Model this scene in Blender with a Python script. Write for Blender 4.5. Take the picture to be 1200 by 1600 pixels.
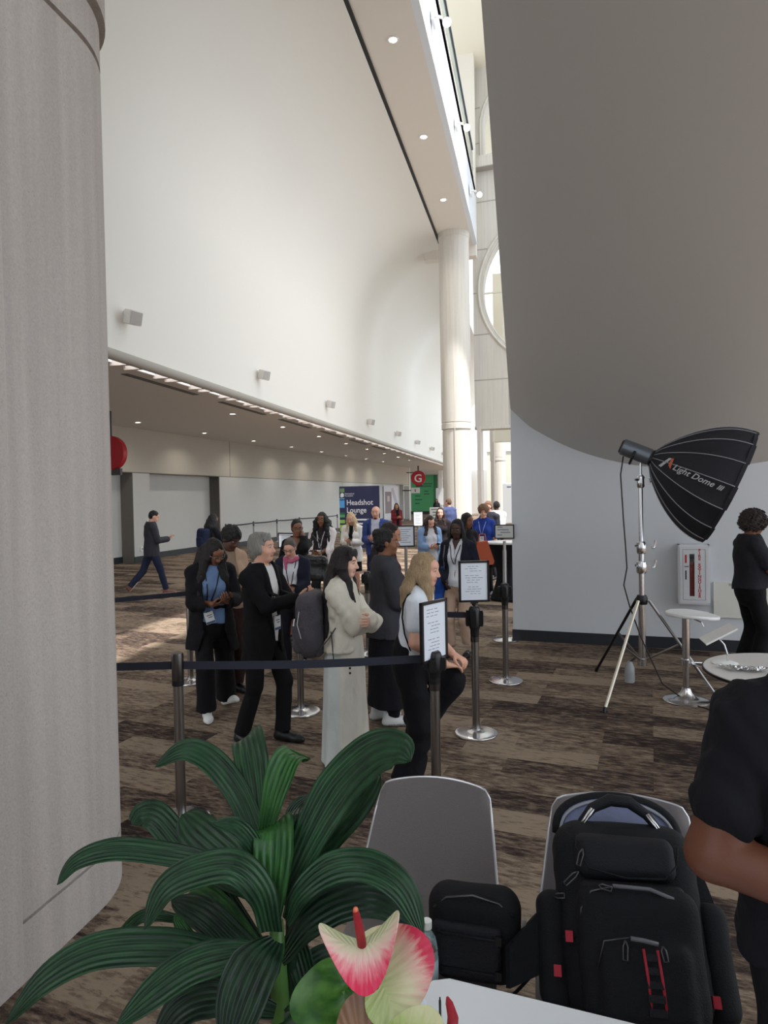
import bpy, bmesh, math, random
import numpy as np
from mathutils import Vector, Matrix
random.seed(7); RNG = np.random.default_rng(7)
SC = bpy.context.scene
for o in list(bpy.data.objects): bpy.data.objects.remove(o)

# ------------------------------------------------------------------ camera
F, CAMH, PITCH, ROLL, VPX = 1040.0, 1.95, .023, .018, 838.0
def _basis():
    yaw = math.atan((VPX-600)/F)
    f = np.array([-math.sin(yaw), math.cos(yaw), 0.]); r = np.array([math.cos(yaw), math.sin(yaw), 0.]); u = np.array([0, 0, 1.])
    f2 = f*math.cos(PITCH)-u*math.sin(PITCH); u2 = u*math.cos(PITCH)+f*math.sin(PITCH)
    c, s = math.cos(ROLL), math.sin(ROLL)
    return r*c-u2*s, u2*c+r*s, f2
CR, CU, CF = _basis()
CC = np.array([0, 0, CAMH])
cam_data = bpy.data.cameras.new('camera'); cam = bpy.data.objects.new('camera', cam_data); SC.collection.objects.link(cam)
cam_data.sensor_fit = 'VERTICAL'; cam_data.sensor_height = 36.0; cam_data.lens = 36.0*F/1600.0
cam_data.clip_start = .05; cam_data.clip_end = 400
mw = Matrix.Identity(4)
for i in range(3):
    mw[i][0] = CR[i]; mw[i][1] = CU[i]; mw[i][2] = -CF[i]; mw[i][3] = CC[i]
cam.matrix_world = mw
SC.camera = cam

# ------------------------------------------------------------------ world, sun, exposure
SC.view_settings.view_transform = 'Standard'; SC.view_settings.look = 'None'
SC.view_settings.gamma = 1.0; SC.view_settings.use_curve_mapping = False
SC.view_settings.exposure = 1.0
W = bpy.data.worlds.new('sky'); SC.world = W; W.use_nodes = True
bg = W.node_tree.nodes['Background']; bg.inputs[0].default_value = (.86, .93, 1.0, 1); bg.inputs[1].default_value = 1.0
sun_d = bpy.data.lights.new('sun', 'SUN'); sun_d.energy = 3.5; sun_d.angle = .02; sun_d.color = (1, .965, .92)
sun = bpy.data.objects.new('sun', sun_d); SC.collection.objects.link(sun)
sun.rotation_euler = (math.radians(16), math.radians(20), 0)

# ------------------------------------------------------------------ materials
def lin(c):
    return tuple(((v/255.)/12.92 if v <= 10 else (((v/255.)+.055)/1.055)**2.4) for v in c)
_mats = {}
def M(name, rgb, rough=.6, metal=0., bump=0., bscale=30., var=0., vscale=6., stretch=None, spec=.5, trans=0., emit=0., sheen=0., alpha=1., coat=0.):
    key = (name, rgb, rough, metal, bump, bscale, var, vscale, stretch, trans, emit)
    if key in _mats: return _mats[key]
    m = bpy.data.materials.new(name); m.use_nodes = True
    nt = m.node_tree; N = nt.nodes; L = nt.links; b = N['Principled BSDF']
    c = lin(rgb); b.inputs['Base Color'].default_value = (*c, 1); b.inputs['Roughness'].default_value = rough
    b.inputs['Metallic'].default_value = metal; b.inputs['Specular IOR Level'].default_value = spec
    if trans: b.inputs['Transmission Weight'].default_value = trans
    if sheen: b.inputs['Sheen Weight'].default_value = sheen
    if coat: b.inputs['Coat Weight'].default_value = coat
    if emit:
        b.inputs['Emission Color'].default_value = (*c, 1); b.inputs['Emission Strength'].default_value = emit
    if bump or var:
        tc = N.new('ShaderNodeTexCoord'); src = tc.outputs['Object']
        if stretch:
            mp = N.new('ShaderNodeMapping'); mp.inputs['Scale'].default_value = stretch; L.new(src, mp.inputs[0]); src = mp.outputs[0]
    if var:
        n = N.new('ShaderNodeTexNoise'); n.inputs['Scale'].default_value = vscale; n.inputs['Detail'].default_value = 5
        L.new(src, n.inputs['Vector'])
        mx = N.new('ShaderNodeMix'); mx.data_type = 'RGBA'
        mx.inputs[6].default_value = (*[v*(1-var) for v in c], 1); mx.inputs[7].default_value = (*[min(1, v*(1+var)) for v in c], 1)
        L.new(n.outputs[0], mx.inputs[0]); L.new(mx.outputs[2], b.inputs['Base Color'])
    if bump:
        n2 = N.new('ShaderNodeTexNoise'); n2.inputs['Scale'].default_value = bscale; n2.inputs['Detail'].default_value = 4
        L.new(src, n2.inputs['Vector'])
        bp = N.new('ShaderNodeBump'); bp.inputs['Strength'].default_value = bump; bp.inputs['Distance'].default_value = .02
        L.new(n2.outputs[0], bp.inputs['Height']); L.new(bp.outputs[0], b.inputs['Normal'])
    _mats[key] = m; return m
def cloth(rgb, rough=.85, bump=.75, var=.22): return M('cloth', rgb, rough, bump=bump, bscale=11, var=var, vscale=5, spec=.25, stretch=(1.3, 1.3, .7))

# ------------------------------------------------------------------ mesh helpers
class MB:
    def __init__(s): s.v = []; s.f = []; s.m = []
    def add(s, vs, fs, mi=0):
        o = len(s.v); s.v += [tuple(float(c) for c in v) for v in vs]; s.f += [tuple(i+o for i in f) for f in fs]; s.m += [mi]*len(fs); return s
    def box(s, a, b, mi=0, R=None, o=(0, 0, 0)):
        x0, y0, z0 = a; x1, y1, z1 = b
        vs = [(x0,y0,z0),(x1,y0,z0),(x1,y1,z0),(x0,y1,z0),(x0,y0,z1),(x1,y0,z1),(x1,y1,z1),(x0,y1,z1)]
        if R is not None: vs = [tuple(R @ Vector(v) + Vector(o)) for v in vs]
        return s.add(vs, [(0,3,2,1),(4,5,6,7),(0,1,5,4),(1,2,6,5),(2,3,7,6),(3,0,4,7)], mi)
    def tube(s, pts, r, n=10, mi=0, caps=True, flat=None):
        pts = [np.array(p, float) for p in pts]; k = len(pts)
        rs = r if hasattr(r, '__len__') else [r]*k
        T = []
        for i in range(k):
            t = pts[min(i+1, k-1)]-pts[max(i-1, 0)]; T.append(t/(np.linalg.norm(t)+1e-9))
        up = np.array([0, 0, 1.]) if abs(T[0][2]) < .9 else np.array([1., 0, 0])
        a = np.cross(T[0], up); a /= np.linalg.norm(a); vs = []
        for i in range(k):
            a = a-T[i]*(a@T[i]); a /= (np.linalg.norm(a)+1e-9); b = np.cross(T[i], a)
            for j in range(n):
                t = 2*math.pi*j/n
                vs.append(pts[i]+rs[i]*(a*math.cos(t)+b*math.sin(t)*(flat or 1)))
        fs = [(i*n+j, i*n+(j+1) % n, (i+1)*n+(j+1) % n, (i+1)*n+j) for i in range(k-1) for j in range(n)]
        if caps: fs += [tuple(range(n-1, -1, -1)), tuple((k-1)*n+j for j in range(n))]
        return s.add(vs, fs, mi)
    def lathe(s, prof, n=32, c=(0, 0, 0), mi=0, R=None):
        vs = []; k = len(prof)
        for r, z in prof:
            for j in range(n):
                t = 2*math.pi*j/n; v = Vector((r*math.cos(t), r*math.sin(t), z))
                if R is not None: v = R @ v
                vs.append(tuple(v+Vector(c)))
        fs = [(i*n+j, i*n+(j+1) % n, (i+1)*n+(j+1) % n, (i+1)*n+j) for i in range(k-1) for j in range(n)]
        fs += [tuple(range(n-1, -1, -1)), tuple((k-1)*n+j for j in range(n))]
        return s.add(vs, fs, mi)
    def grid(s, P, mi=0, thick=0, closed=False):
        """P[i][j] points; optional thickness makes a closed slab"""
        P = np.array(P, float); a, b, _ = P.shape
        if not thick:
            return s.add(P.reshape(-1, 3), [(i*b+j, i*b+j+1, (i+1)*b+j+1, (i+1)*b+j) for i in range(a-1) for j in range(b-1)], mi)
        du = np.gradient(P, axis=0); dv = np.gradient(P, axis=1); n = np.cross(du, dv); n /= (np.linalg.norm(n, axis=2, keepdims=True)+1e-9)
        A = (P+n*thick/2).reshape(-1, 3); B = (P-n*thick/2).reshape(-1, 3); o = a*b
        fs = [(i*b+j, (i+1)*b+j, (i+1)*b+j+1, i*b+j+1) for i in range(a-1) for j in range(b-1)]
        fs += [tuple(o+q for q in (i*b+j, i*b+j+1, (i+1)*b+j+1, (i+1)*b+j)) for i in range(a-1) for j in range(b-1)]
        for j in range(b-1):
            fs += [(j, j+1, o+j+1, o+j), ((a-1)*b+j+1, (a-1)*b+j, o+(a-1)*b+j, o+(a-1)*b+j+1)]
        for i in range(a-1):
            fs += [((i+1)*b, i*b, o+i*b, o+(i+1)*b), (i*b+b-1, (i+1)*b+b-1, o+(i+1)*b+b-1, o+i*b+b-1)]
        return s.add(np.vstack([A, B]), fs, mi)
    def prism(s, poly, axis, a, b, mi=0):
        """poly of 2D points extruded along axis (0,1,2) from a to b"""
        n = len(poly)
        def p3(u, w, t):
            return {0: (t, u, w), 1: (u, t, w), 2: (u, w, t)}[axis]
        vs = [p3(u, w, a) for u, w in poly]+[p3(u, w, b) for u, w in poly]
        fs = [tuple(range(n)), tuple(range(2*n-1, n-1, -1))]+[(i, i+n, (i+1) % n+n, (i+1) % n) for i in range(n)]
        return s.add(vs, fs, mi)
    def build(s, name, mats, parent=None, smooth=False, loc=None, auto=None):
        me = bpy.data.meshes.new(name); me.from_pydata(s.v, [], s.f)
        if not isinstance(mats, (list, tuple)): mats = [mats]
        for m in mats: me.materials.append(m)
        me.polygons.foreach_set('material_index', s.m)
        bm = bmesh.new(); bm.from_mesh(me); bmesh.ops.recalc_face_normals(bm, faces=bm.faces); bm.to_mesh(me); bm.free()
        if smooth:
            me.polygons.foreach_set('use_smooth', [True]*len(me.polygons))
            if auto is not None: me.set_sharp_from_angle(angle=math.radians(auto))
        me.update()
        o = bpy.data.objects.new(name, me); SC.collection.objects.link(o)
        if parent: o.parent = parent
        if loc: o.location = loc
        return o
def thing(name, label, cat, loc=(0, 0, 0), rz=0, group=None):
    o = bpy.data.objects.new(name, None); SC.collection.objects.link(o); o.location = loc; o.rotation_euler = (0, 0, rz); o.empty_display_size = .1
    return tag(o, label, cat, group)
def tag(o, label, cat, group=None, kind=None):
    o['label'] = label; o['category'] = cat
    if group: o['group'] = group
    if kind: o['kind'] = kind
    return o
def struct(o): o['kind'] = 'structure'; return o
def copy_tree(o, parent=None):
    c = o.copy(); SC.collection.objects.link(c); c.parent = parent
    for ch in list(o.children): copy_tree(ch, c)
    return c
def text(body, size, mat, parent, name, loc, rot, ext=.001, align='LEFT', sx=1.0, space=1.0, bold=0.0):
    cu = bpy.data.curves.new(name, 'FONT'); cu.body = body; cu.size = size; cu.extrude = ext; cu.align_x = align; cu.offset = bold; cu.space_character = space
    cu.resolution_u = 3
    t = bpy.data.objects.new(name+'_src', cu); SC.collection.objects.link(t)
    dg = bpy.context.evaluated_depsgraph_get(); me = bpy.data.meshes.new_from_object(t.evaluated_get(dg))
    bpy.data.objects.remove(t)
    o = bpy.data.objects.new(name, me); me.materials.clear(); me.materials.append(mat); SC.collection.objects.link(o)
    if parent: o.parent = parent
    o.location = loc; o.rotation_euler = rot; o.scale = (sx, 1, 1)
    return o
def rbox(a, b, r=.01, seg=3):
    """rounded box as bmesh -> MB"""
    bm = bmesh.new(); bmesh.ops.create_cube(bm, size=1)
    for v in bm.verts:
        v.co = Vector([(a[i]+b[i])/2+v.co[i]*(b[i]-a[i]) for i in range(3)])
    bmesh.ops.bevel(bm, geom=list(bm.edges), offset=r, segments=seg, profile=.5, affect='EDGES')
    m = MB(); m.add([v.co[:] for v in bm.verts], [tuple(v.index for v in f.verts) for f in bm.faces]) if not bm.verts.index_update() else None
    bm.free(); return m
def Rz(a): return Matrix.Rotation(a, 3, 'Z')

# camera-independent measuring helper: a point of the place seen at photo pixel (px,py), at depth Y or at height z
def _ray(px, py): return CF+CR*(px-600)/F-CU*(py-800)/F
def atY(px, py, Y): d = _ray(px, py); return CC+d*(Y/d[1])
def atZ(px, py, z): d = _ray(px, py); return CC+d*((z-CAMH)/d[2])
# ================================================================== SETTING
WHITE = M('white plaster', (236, 234, 228), .75, bump=.05, bscale=60)
WALLW = M('painted wall', (208, 211, 215), .7, bump=.05, bscale=80)
WALLL = M('fabric wall panel', (196, 197, 194), .8, bump=.08, bscale=120, var=.03)
WALLU = M('beige wall panel', (184, 178, 166), .8, bump=.08, bscale=120, var=.03)
DARKG = M('grey reveal', (112, 108, 102), .8)
BASEB = M('dark vinyl base', (38, 40, 46), .45)
CONC = bpy.data.materials.new('precast concrete')
def make_conc(m, rgb, streak=.13):
    m.use_nodes = True; nt = m.node_tree; N = nt.nodes; L = nt.links; b = N['Principled BSDF']; b.inputs['Roughness'].default_value = .85
    tc = N.new('ShaderNodeTexCoord')
    n1 = N.new('ShaderNodeTexNoise'); n1.inputs['Scale'].default_value = 90; n1.inputs['Detail'].default_value = 6; L.new(tc.outputs['Object'], n1.inputs['Vector'])
    mp = N.new('ShaderNodeMapping'); mp.inputs['Scale'].default_value = (6, 6, .22); L.new(tc.outputs['Object'], mp.inputs[0])
    n2 = N.new('ShaderNodeTexNoise'); n2.inputs['Scale'].default_value = 2.0; n2.inputs['Detail'].default_value = 4; L.new(mp.outputs[0], n2.inputs['Vector'])
    vo = N.new('ShaderNodeTexVoronoi'); vo.inputs['Scale'].default_value = 45; L.new(tc.outputs['Object'], vo.inputs['Vector'])
    pit = N.new('ShaderNodeMath'); pit.operation = 'LESS_THAN'; L.new(vo.outputs['Distance'], pit.inputs[0]); pit.inputs[1].default_value = .12
    c = lin(rgb)
    mx = N.new('ShaderNodeMix'); mx.data_type = 'RGBA'; mx.inputs[6].default_value = (*[v*(1-streak*1.6) for v in c], 1); mx.inputs[7].default_value = (*[min(1, v*(1+streak)) for v in c], 1)
    rp = N.new('ShaderNodeValToRGB'); rp.color_ramp.elements[0].position = .35; rp.color_ramp.elements[1].position = .62; L.new(n2.outputs[0], rp.inputs[0]); L.new(rp.outputs[0], mx.inputs[0])
    mx2 = N.new('ShaderNodeMix'); mx2.data_type = 'RGBA'; mx2.blend_type = 'MULTIPLY'; mx2.inputs[0].default_value = .3; L.new(mx.outputs[2], mx2.inputs[6]); L.new(n1.outputs[0], mx2.inputs[7])
    mx3 = N.new('ShaderNodeMix'); mx3.data_type = 'RGBA'; mx3.inputs[7].default_value = (*[v*.45 for v in c], 1); L.new(mx2.outputs[2], mx3.inputs[6])
    ml = N.new('ShaderNodeMath'); ml.operation = 'MULTIPLY'; ml.inputs[1].default_value = .5; L.new(pit.outputs[0], ml.inputs[0]); L.new(ml.outputs[0], mx3.inputs[0])
    L.new(mx3.outputs[2], b.inputs['Base Color'])
    bp = N.new('ShaderNodeBump'); bp.inputs['Strength'].default_value = .5; bp.inputs['Distance'].default_value = .01; L.new(n1.outputs[0], bp.inputs['Height']); L.new(bp.outputs[0], b.inputs['Normal'])
    return m
make_conc(CONC, (206, 197, 191), .05)
CONC2 = make_conc(bpy.data.materials.new('pale precast concrete'), (226, 221, 212), .04)

# carpet planks
CARPET = bpy.data.materials.new('carpet planks'); CARPET.use_nodes = True
def mk_carpet():
    nt = CARPET.node_tree; N = nt.nodes; L = nt.links; b = N['Principled BSDF']; b.inputs['Roughness'].default_value = .95; b.inputs['Specular IOR Level'].default_value = .15
    tc = N.new('ShaderNodeTexCoord'); mp = N.new('ShaderNodeMapping'); mp.inputs['Rotation'].default_value = (0, 0, math.radians(9)); L.new(tc.outputs['Object'], mp.inputs[0])
    br = N.new('ShaderNodeTexBrick'); br.inputs['Scale'].default_value = 1.0; br.inputs['Brick Width'].default_value = 1.0; br.inputs['Row Height'].default_value = .27
    br.inputs['Mortar Size'].default_value = .0; br.inputs['Color1'].default_value = (0, 0, 0, 1); br.inputs['Color2'].default_value = (1, 1, 1, 1); br.offset = .37; br.inputs['Bias'].default_value = 0
    L.new(mp.outputs[0], br.inputs['Vector'])
    # large scale areas lighter / darker
    n0 = N.new('ShaderNodeTexNoise'); n0.inputs['Scale'].default_value = .42; n0.inputs['Detail'].default_value = 1; L.new(tc.outputs['Object'], n0.inputs['Vector'])
    # plank id offsets the texture
    ad = N.new('ShaderNodeVectorMath'); ad.operation = 'SCALE'; ad.inputs['Scale'].default_value = 37.0; L.new(br.outputs['Color'], ad.inputs[0])
    av = N.new('ShaderNodeVectorMath'); av.operation = 'ADD'; L.new(mp.outputs[0], av.inputs[0]); L.new(ad.outputs[0], av.inputs[1])
    st = N.new('ShaderNodeMapping'); st.inputs['Scale'].default_value = (4.2, 15, 1); L.new(av.outputs[0], st.inputs[0])
    n1 = N.new('ShaderNodeTexNoise'); n1.inputs['Scale'].default_value = 1.7; n1.inputs['Detail'].default_value = 9; n1.inputs['Roughness'].default_value = .74; L.new(st.outputs[0], n1.inputs['Vector'])
    vb = N.new('ShaderNodeTexVoronoi'); vb.distance = 'CHEBYCHEV'; vb.inputs['Scale'].default_value = 3.2; L.new(st.outputs[0], vb.inputs['Vector'])
    sm = N.new('ShaderNodeMath'); sm.operation = 'MULTIPLY_ADD'; L.new(br.outputs['Fac'], sm.inputs[0]); sm.inputs[1].default_value = 0; L.new(n1.outputs[0], sm.inputs[2])
    bw = N.new('ShaderNodeRGBToBW'); L.new(br.outputs['Color'], bw.inputs[0])
    ma = N.new('ShaderNodeMath'); ma.operation = 'MULTIPLY_ADD'; L.new(bw.outputs[0], ma.inputs[0]); ma.inputs[1].default_value = .30; L.new(n1.outputs[0], ma.inputs[2])
    mb = N.new('ShaderNodeMath'); mb.operation = 'MULTIPLY_ADD'; L.new(n0.outputs[0], mb.inputs[0]); mb.inputs[1].default_value = .25; L.new(ma.outputs[0], mb.inputs[2])
    mc = N.new('ShaderNodeMath'); mc.operation = 'MULTIPLY_ADD'; L.new(vb.outputs['Distance'], mc.inputs[0]); mc.inputs[1].default_value = .22; L.new(mb.outputs[0], mc.inputs[2])
    rp = N.new('ShaderNodeValToRGB'); e = rp.color_ramp.elements
    e[0].position = .62; e[0].color = (*lin((48, 40, 38)), 1); e[1].position = 1.0; e[1].color = (*lin((150, 133, 115)), 1)
    for p, c in ((.715, (58, 48, 45)), (.735, (79, 66, 59)), (.80, (90, 76, 67)), (.82, (112, 96, 83)), (.90, (119, 103, 89)), (.92, (138, 122, 105))):
        x = e.new(p); x.color = (*lin(c), 1)
    L.new(mc.outputs[0], rp.inputs[0])
    L.new(rp.outputs[0], b.inputs['Base Color'])
    n3 = N.new('ShaderNodeTexNoise'); n3.inputs['Scale'].default_value = 260; L.new(tc.outputs['Object'], n3.inputs['Vector'])
    bp = N.new('ShaderNodeBump'); bp.inputs['Strength'].default_value = .5; bp.inputs['Distance'].default_value = .01; L.new(n3.outputs[0], bp.inputs['Height']); L.new(bp.outputs[0], b.inputs['Normal'])
mk_carpet()
struct(MB().box((-22, -8, -.2), (14, 110, 0)).build('floor', CARPET))

# left wall with the two shallow alcoves (local x along the wall, local y out into the room is negative)
WL0 = Vector((-12.5, 16, 0)); WL1 = Vector((-10.0, 52.7, 0)); wdir = (WL1-WL0).normalized(); wn = Vector((wdir.y, -wdir.x, 0))
def wl(s, o, z): p = WL0+wdir*s+wn*o; return (p.x, p.y, z)
def wbox(mb, s0, s1, o0, o1, z0, z1, mi=0):
    vs = [wl(s0, o0, z0), wl(s1, o0, z0), wl(s1, o1, z0), wl(s0, o1, z0), wl(s0, o0, z1), wl(s1, o0, z1), wl(s1, o1, z1), wl(s0, o1, z1)]
    mb.add(vs, [(0,3,2,1),(4,5,6,7),(0,1,5,4),(1,2,6,5),(2,3,7,6),(3,0,4,7)], mi)
m = MB()
wbox(m, -12, 37.2, -1.6, -1.2, 0, 4.25, 1); wbox(m, -12, 2.62, -1.2, -.45, 0, 2.85, 0)          # deep backing
wbox(m, -12, 37.2, -1.2, 0, 2.86, 4.25, 1)          # upper band, flush
for a, b in ((2.6, 3.45), (7.75, 33.0), (35.2, 37.2)):  # lower solid stretches
    wbox(m, a, b, -1.2, 0, 0, 2.85, 0)
wbox(m, 3.45, 7.75, -1.2, -.42, 0, 2.85, 0)
wbox(m, 33.0, 35.2, -1.2, -.3, 0, 2.85, 0)
wbox(m, 8.6, 8.63, -.0, .004, 2.87, 4.25, 2)
wbox(m, -12, 37.2, -.001, .004, 2.84, 2.865, 2)
wbox(m, 21.5, 21.52, 0, .004, .2, 2.85, 2)
wbox(m, 7.75, 7.80, -.42, 0.001, 0.0, 2.85, 2)
wbox(m, 2.595, 2.615, -.45, .001, 0, 2.85, 2)
struct(m.build('wall_left', [WALLL, WALLU, DARKG]))
m = MB()
for a, b, o in ((2.6, 3.45, 0), (7.75, 33, 0), (35.2, 37.2, 0), (3.45, 7.75, -.42), (33, 35.2, -.3), (-12, 2.6, -.45)):
    wbox(m, a-.005, b+.015, o, o+.02, 0, .2)
struct(m.build('baseboard_left', BASEB))
# small grey service door in far corner of left wall
m = MB(); wbox(m, 35.5, 36.9, 0, .03, .15, 2.75); struct(m.build('door_1', M('grey door', (120, 118, 114), .6)))

# low soffit ceiling over the left lane
SOF = M('soffit paint', (214, 211, 207), .75, bump=.04)
struct(MB().box((-17, -2, 4.25), (-6.85, 110, 4.45)).build('ceiling', SOF))
# vault: wall that rises from the light cove and curves over to the slot
prof = [(-6.3, 4.16), (-6.3, 5.0), (-6.3, 7.3)]
for i in range(1, 21):
    a = math.pi/2*i/20; prof.append((-6.3+3.0*(1-math.cos(a)), 7.3+3.7*math.sin(a)))
ys = [-3, 10, 24, 46, 60]
m = MB(); m.grid([[(x, y, z) for y in ys] for x, z in prof], thick=.12)
struct(m.build('wall_vault', WHITE, smooth=True, auto=40))
# black linear slot, flat ceiling strip, bulkhead fascia, glass rail
struct(MB().box((-3.46, -3, 10.97), (-3.22, 24.4, 11.12)).build('trim_1', M('black slot diffuser', (12, 12, 14), .5)))
m = MB().box((-3.22, -3, 11.0), (-2.12, 24.4, 11.15)).box((-3.9, 24.4, 10.6), (-2.0, 24.8, 17.8))
struct(m.build('ceiling_strip', M('strip paint', (228, 222, 213), .75)))
m = MB().box((-2.12, -3, 11.0), (-2.0, 24.4, 13.0)).box((-2.0, -3, 11.0), (-1.97, 24.4, 11.09)).box((-4.0, -3, 12.7), (-2.0, 24.4, 13.0))
struct(m.build('wall_bulkhead', M('fascia paint', (226, 232, 240), .5)))
m = MB().box((-2.02, -3, 13.0), (-2.0, 23.6, 13.85)); struct(m.build('window_2', M('rail glass', (205, 222, 220), .05, trans=.75)))
struct(MB().box((-2.05, -3, 13.85), (-1.97, 23.4, 13.93)).build('trim_2', M('dark rail cap', (52, 56, 72), .4)))
struct(MB().box((-2.04, -3, 13.0), (-1.98, 23.6, 13.06)).build('trim_3', WHITE))
m = MB()
# high roof band over the atrium far end and above the vault
m.box((-14, 19.5, 17.8), (14, 40, 18.1)).box((-14, -3, 17.8), (-4.5, 19.5, 18.1))
struct(m.build('ceiling_high', M('cream roof', (238, 232, 214), .8)))
struct(MB().box((-14, -3, 11.2), (-13.7, 40, 18)).build('wall_upper', WHITE))

# light cove: round rail with paired brackets and white back
m = MB().tube([(-6.2, -2, 4.17), (-6.2, 60, 4.17)], .085, 14)
struct(m.build('trim_4', M('cove rail', (166, 161, 152), .6), smooth=True, auto=60))
m = MB().box((-6.9, -2, 4.9), (-6.36, 60, 4.95))
m.box((-6.86, -2, 4.255), (-6.82, 60, 4.9))
struct(m.build('trim_5', M('white cove', (248, 248, 250), .6)))
cl = MB().box((-6.8, -2, 4.84), (-6.45, 60, 4.88)).build('cove_lamp', M('cove light strip', (250, 250, 255), .5, emit=2.2)); tag(cl, 'continuous white light strip inside the cove above the left lane', 'light strip')
m = MB()
for i in range(36):
    for d in (0, .38): m.box((-6.86, 9.8+i*1.28+d, 4.2), (-6.3, 9.8+i*1.28+d+.09, 4.3))
struct(m.build('trim_6', M('cove bracket', (214, 205, 196), .6)))

# ---- columns
def ring_col(cx, cy, r, z0, z1, rings, mat, flatback=None):
    m = MB()
    prof = [(r, z0)]
    for z in rings:
        prof += [(r, z-.06), (r-.02, z-.045), (r-.02, z-.02), (r, z-.005), (r+.03, z+.0), (r+.03, z+.18), (r+.012, z+.2), (r+.012, z+.22), (r+.03, z+.235)]
        r = r+.03
    prof += [(r, z1)]
    m.lathe(prof, 64, (cx, cy, 0))
    return m
# near column: rounded end, straight flank towards the viewer, applied panel
R1 = .56; cx, cy = -2.61, 2.74
m = MB()
def stad(r, back):
    return [(cx-r, back)] + [(cx-r*math.cos(math.radians(a)), cy+r*math.sin(math.radians(a))) for a in range(0, 181, 5)] + [(cx+r, back)]
def stad_band(z0, z1, r, back=-1.2, mi=0): m.prism(stad(r, back), 2, z0, z1, mi)
stad_band(0, .24, R1); stad_band(.24, .262, R1-.018); stad_band(.262, 4.12, R1)
stad_band(4.12, 4.15, R1-.025); stad_band(4.15, 4.34, R1); stad_band(4.34, 4.37, R1-.025); stad_band(4.37, 13, R1+.03)
m.prism([(cx+R1-.02, -.6), (cx+R1+.07, -.6), (cx+R1+.07, 2.17), (cx+R1+.055, 2.2), (cx+R1-.02, 2.2)], 2, .13, 3.95)
struct(m.build('column_near', CONC, smooth=True, auto=30))
m = ring_col(-2.68, 23.3, .49, 0, 10.8, [4.25], CONC2)
m.lathe([(.52, 10.8), (.54, 10.82), (.54, 11.0)], 64, (-2.68, 23.3, 0))
for a in (-1.62,):
    m.box((-2.68-.012, 23.3-.525, .02), (-2.68+.012, 23.3-.5, 10.8))
struct(m.build('column_far', CONC2, smooth=True, auto=30))
m = MB().lathe([(.45, 13), (.45, 16.6), (.5, 16.65), (.5, 17.8)], 48, (-2.85, 25.6, 0)); struct(m.build('column_upper', CONC2, smooth=True, auto=30))
m = ring_col(-2.5, 46, .5, 0, 6.8, [4.25], CONC2); struct(m.build('column_distant', CONC2, smooth=True, auto=30))
m = ring_col(-1.6, 60, .5, 0, 6.8, [4.25], CONC2); struct(m.build('column_distant', CONC2, smooth=True, auto=30))

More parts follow.
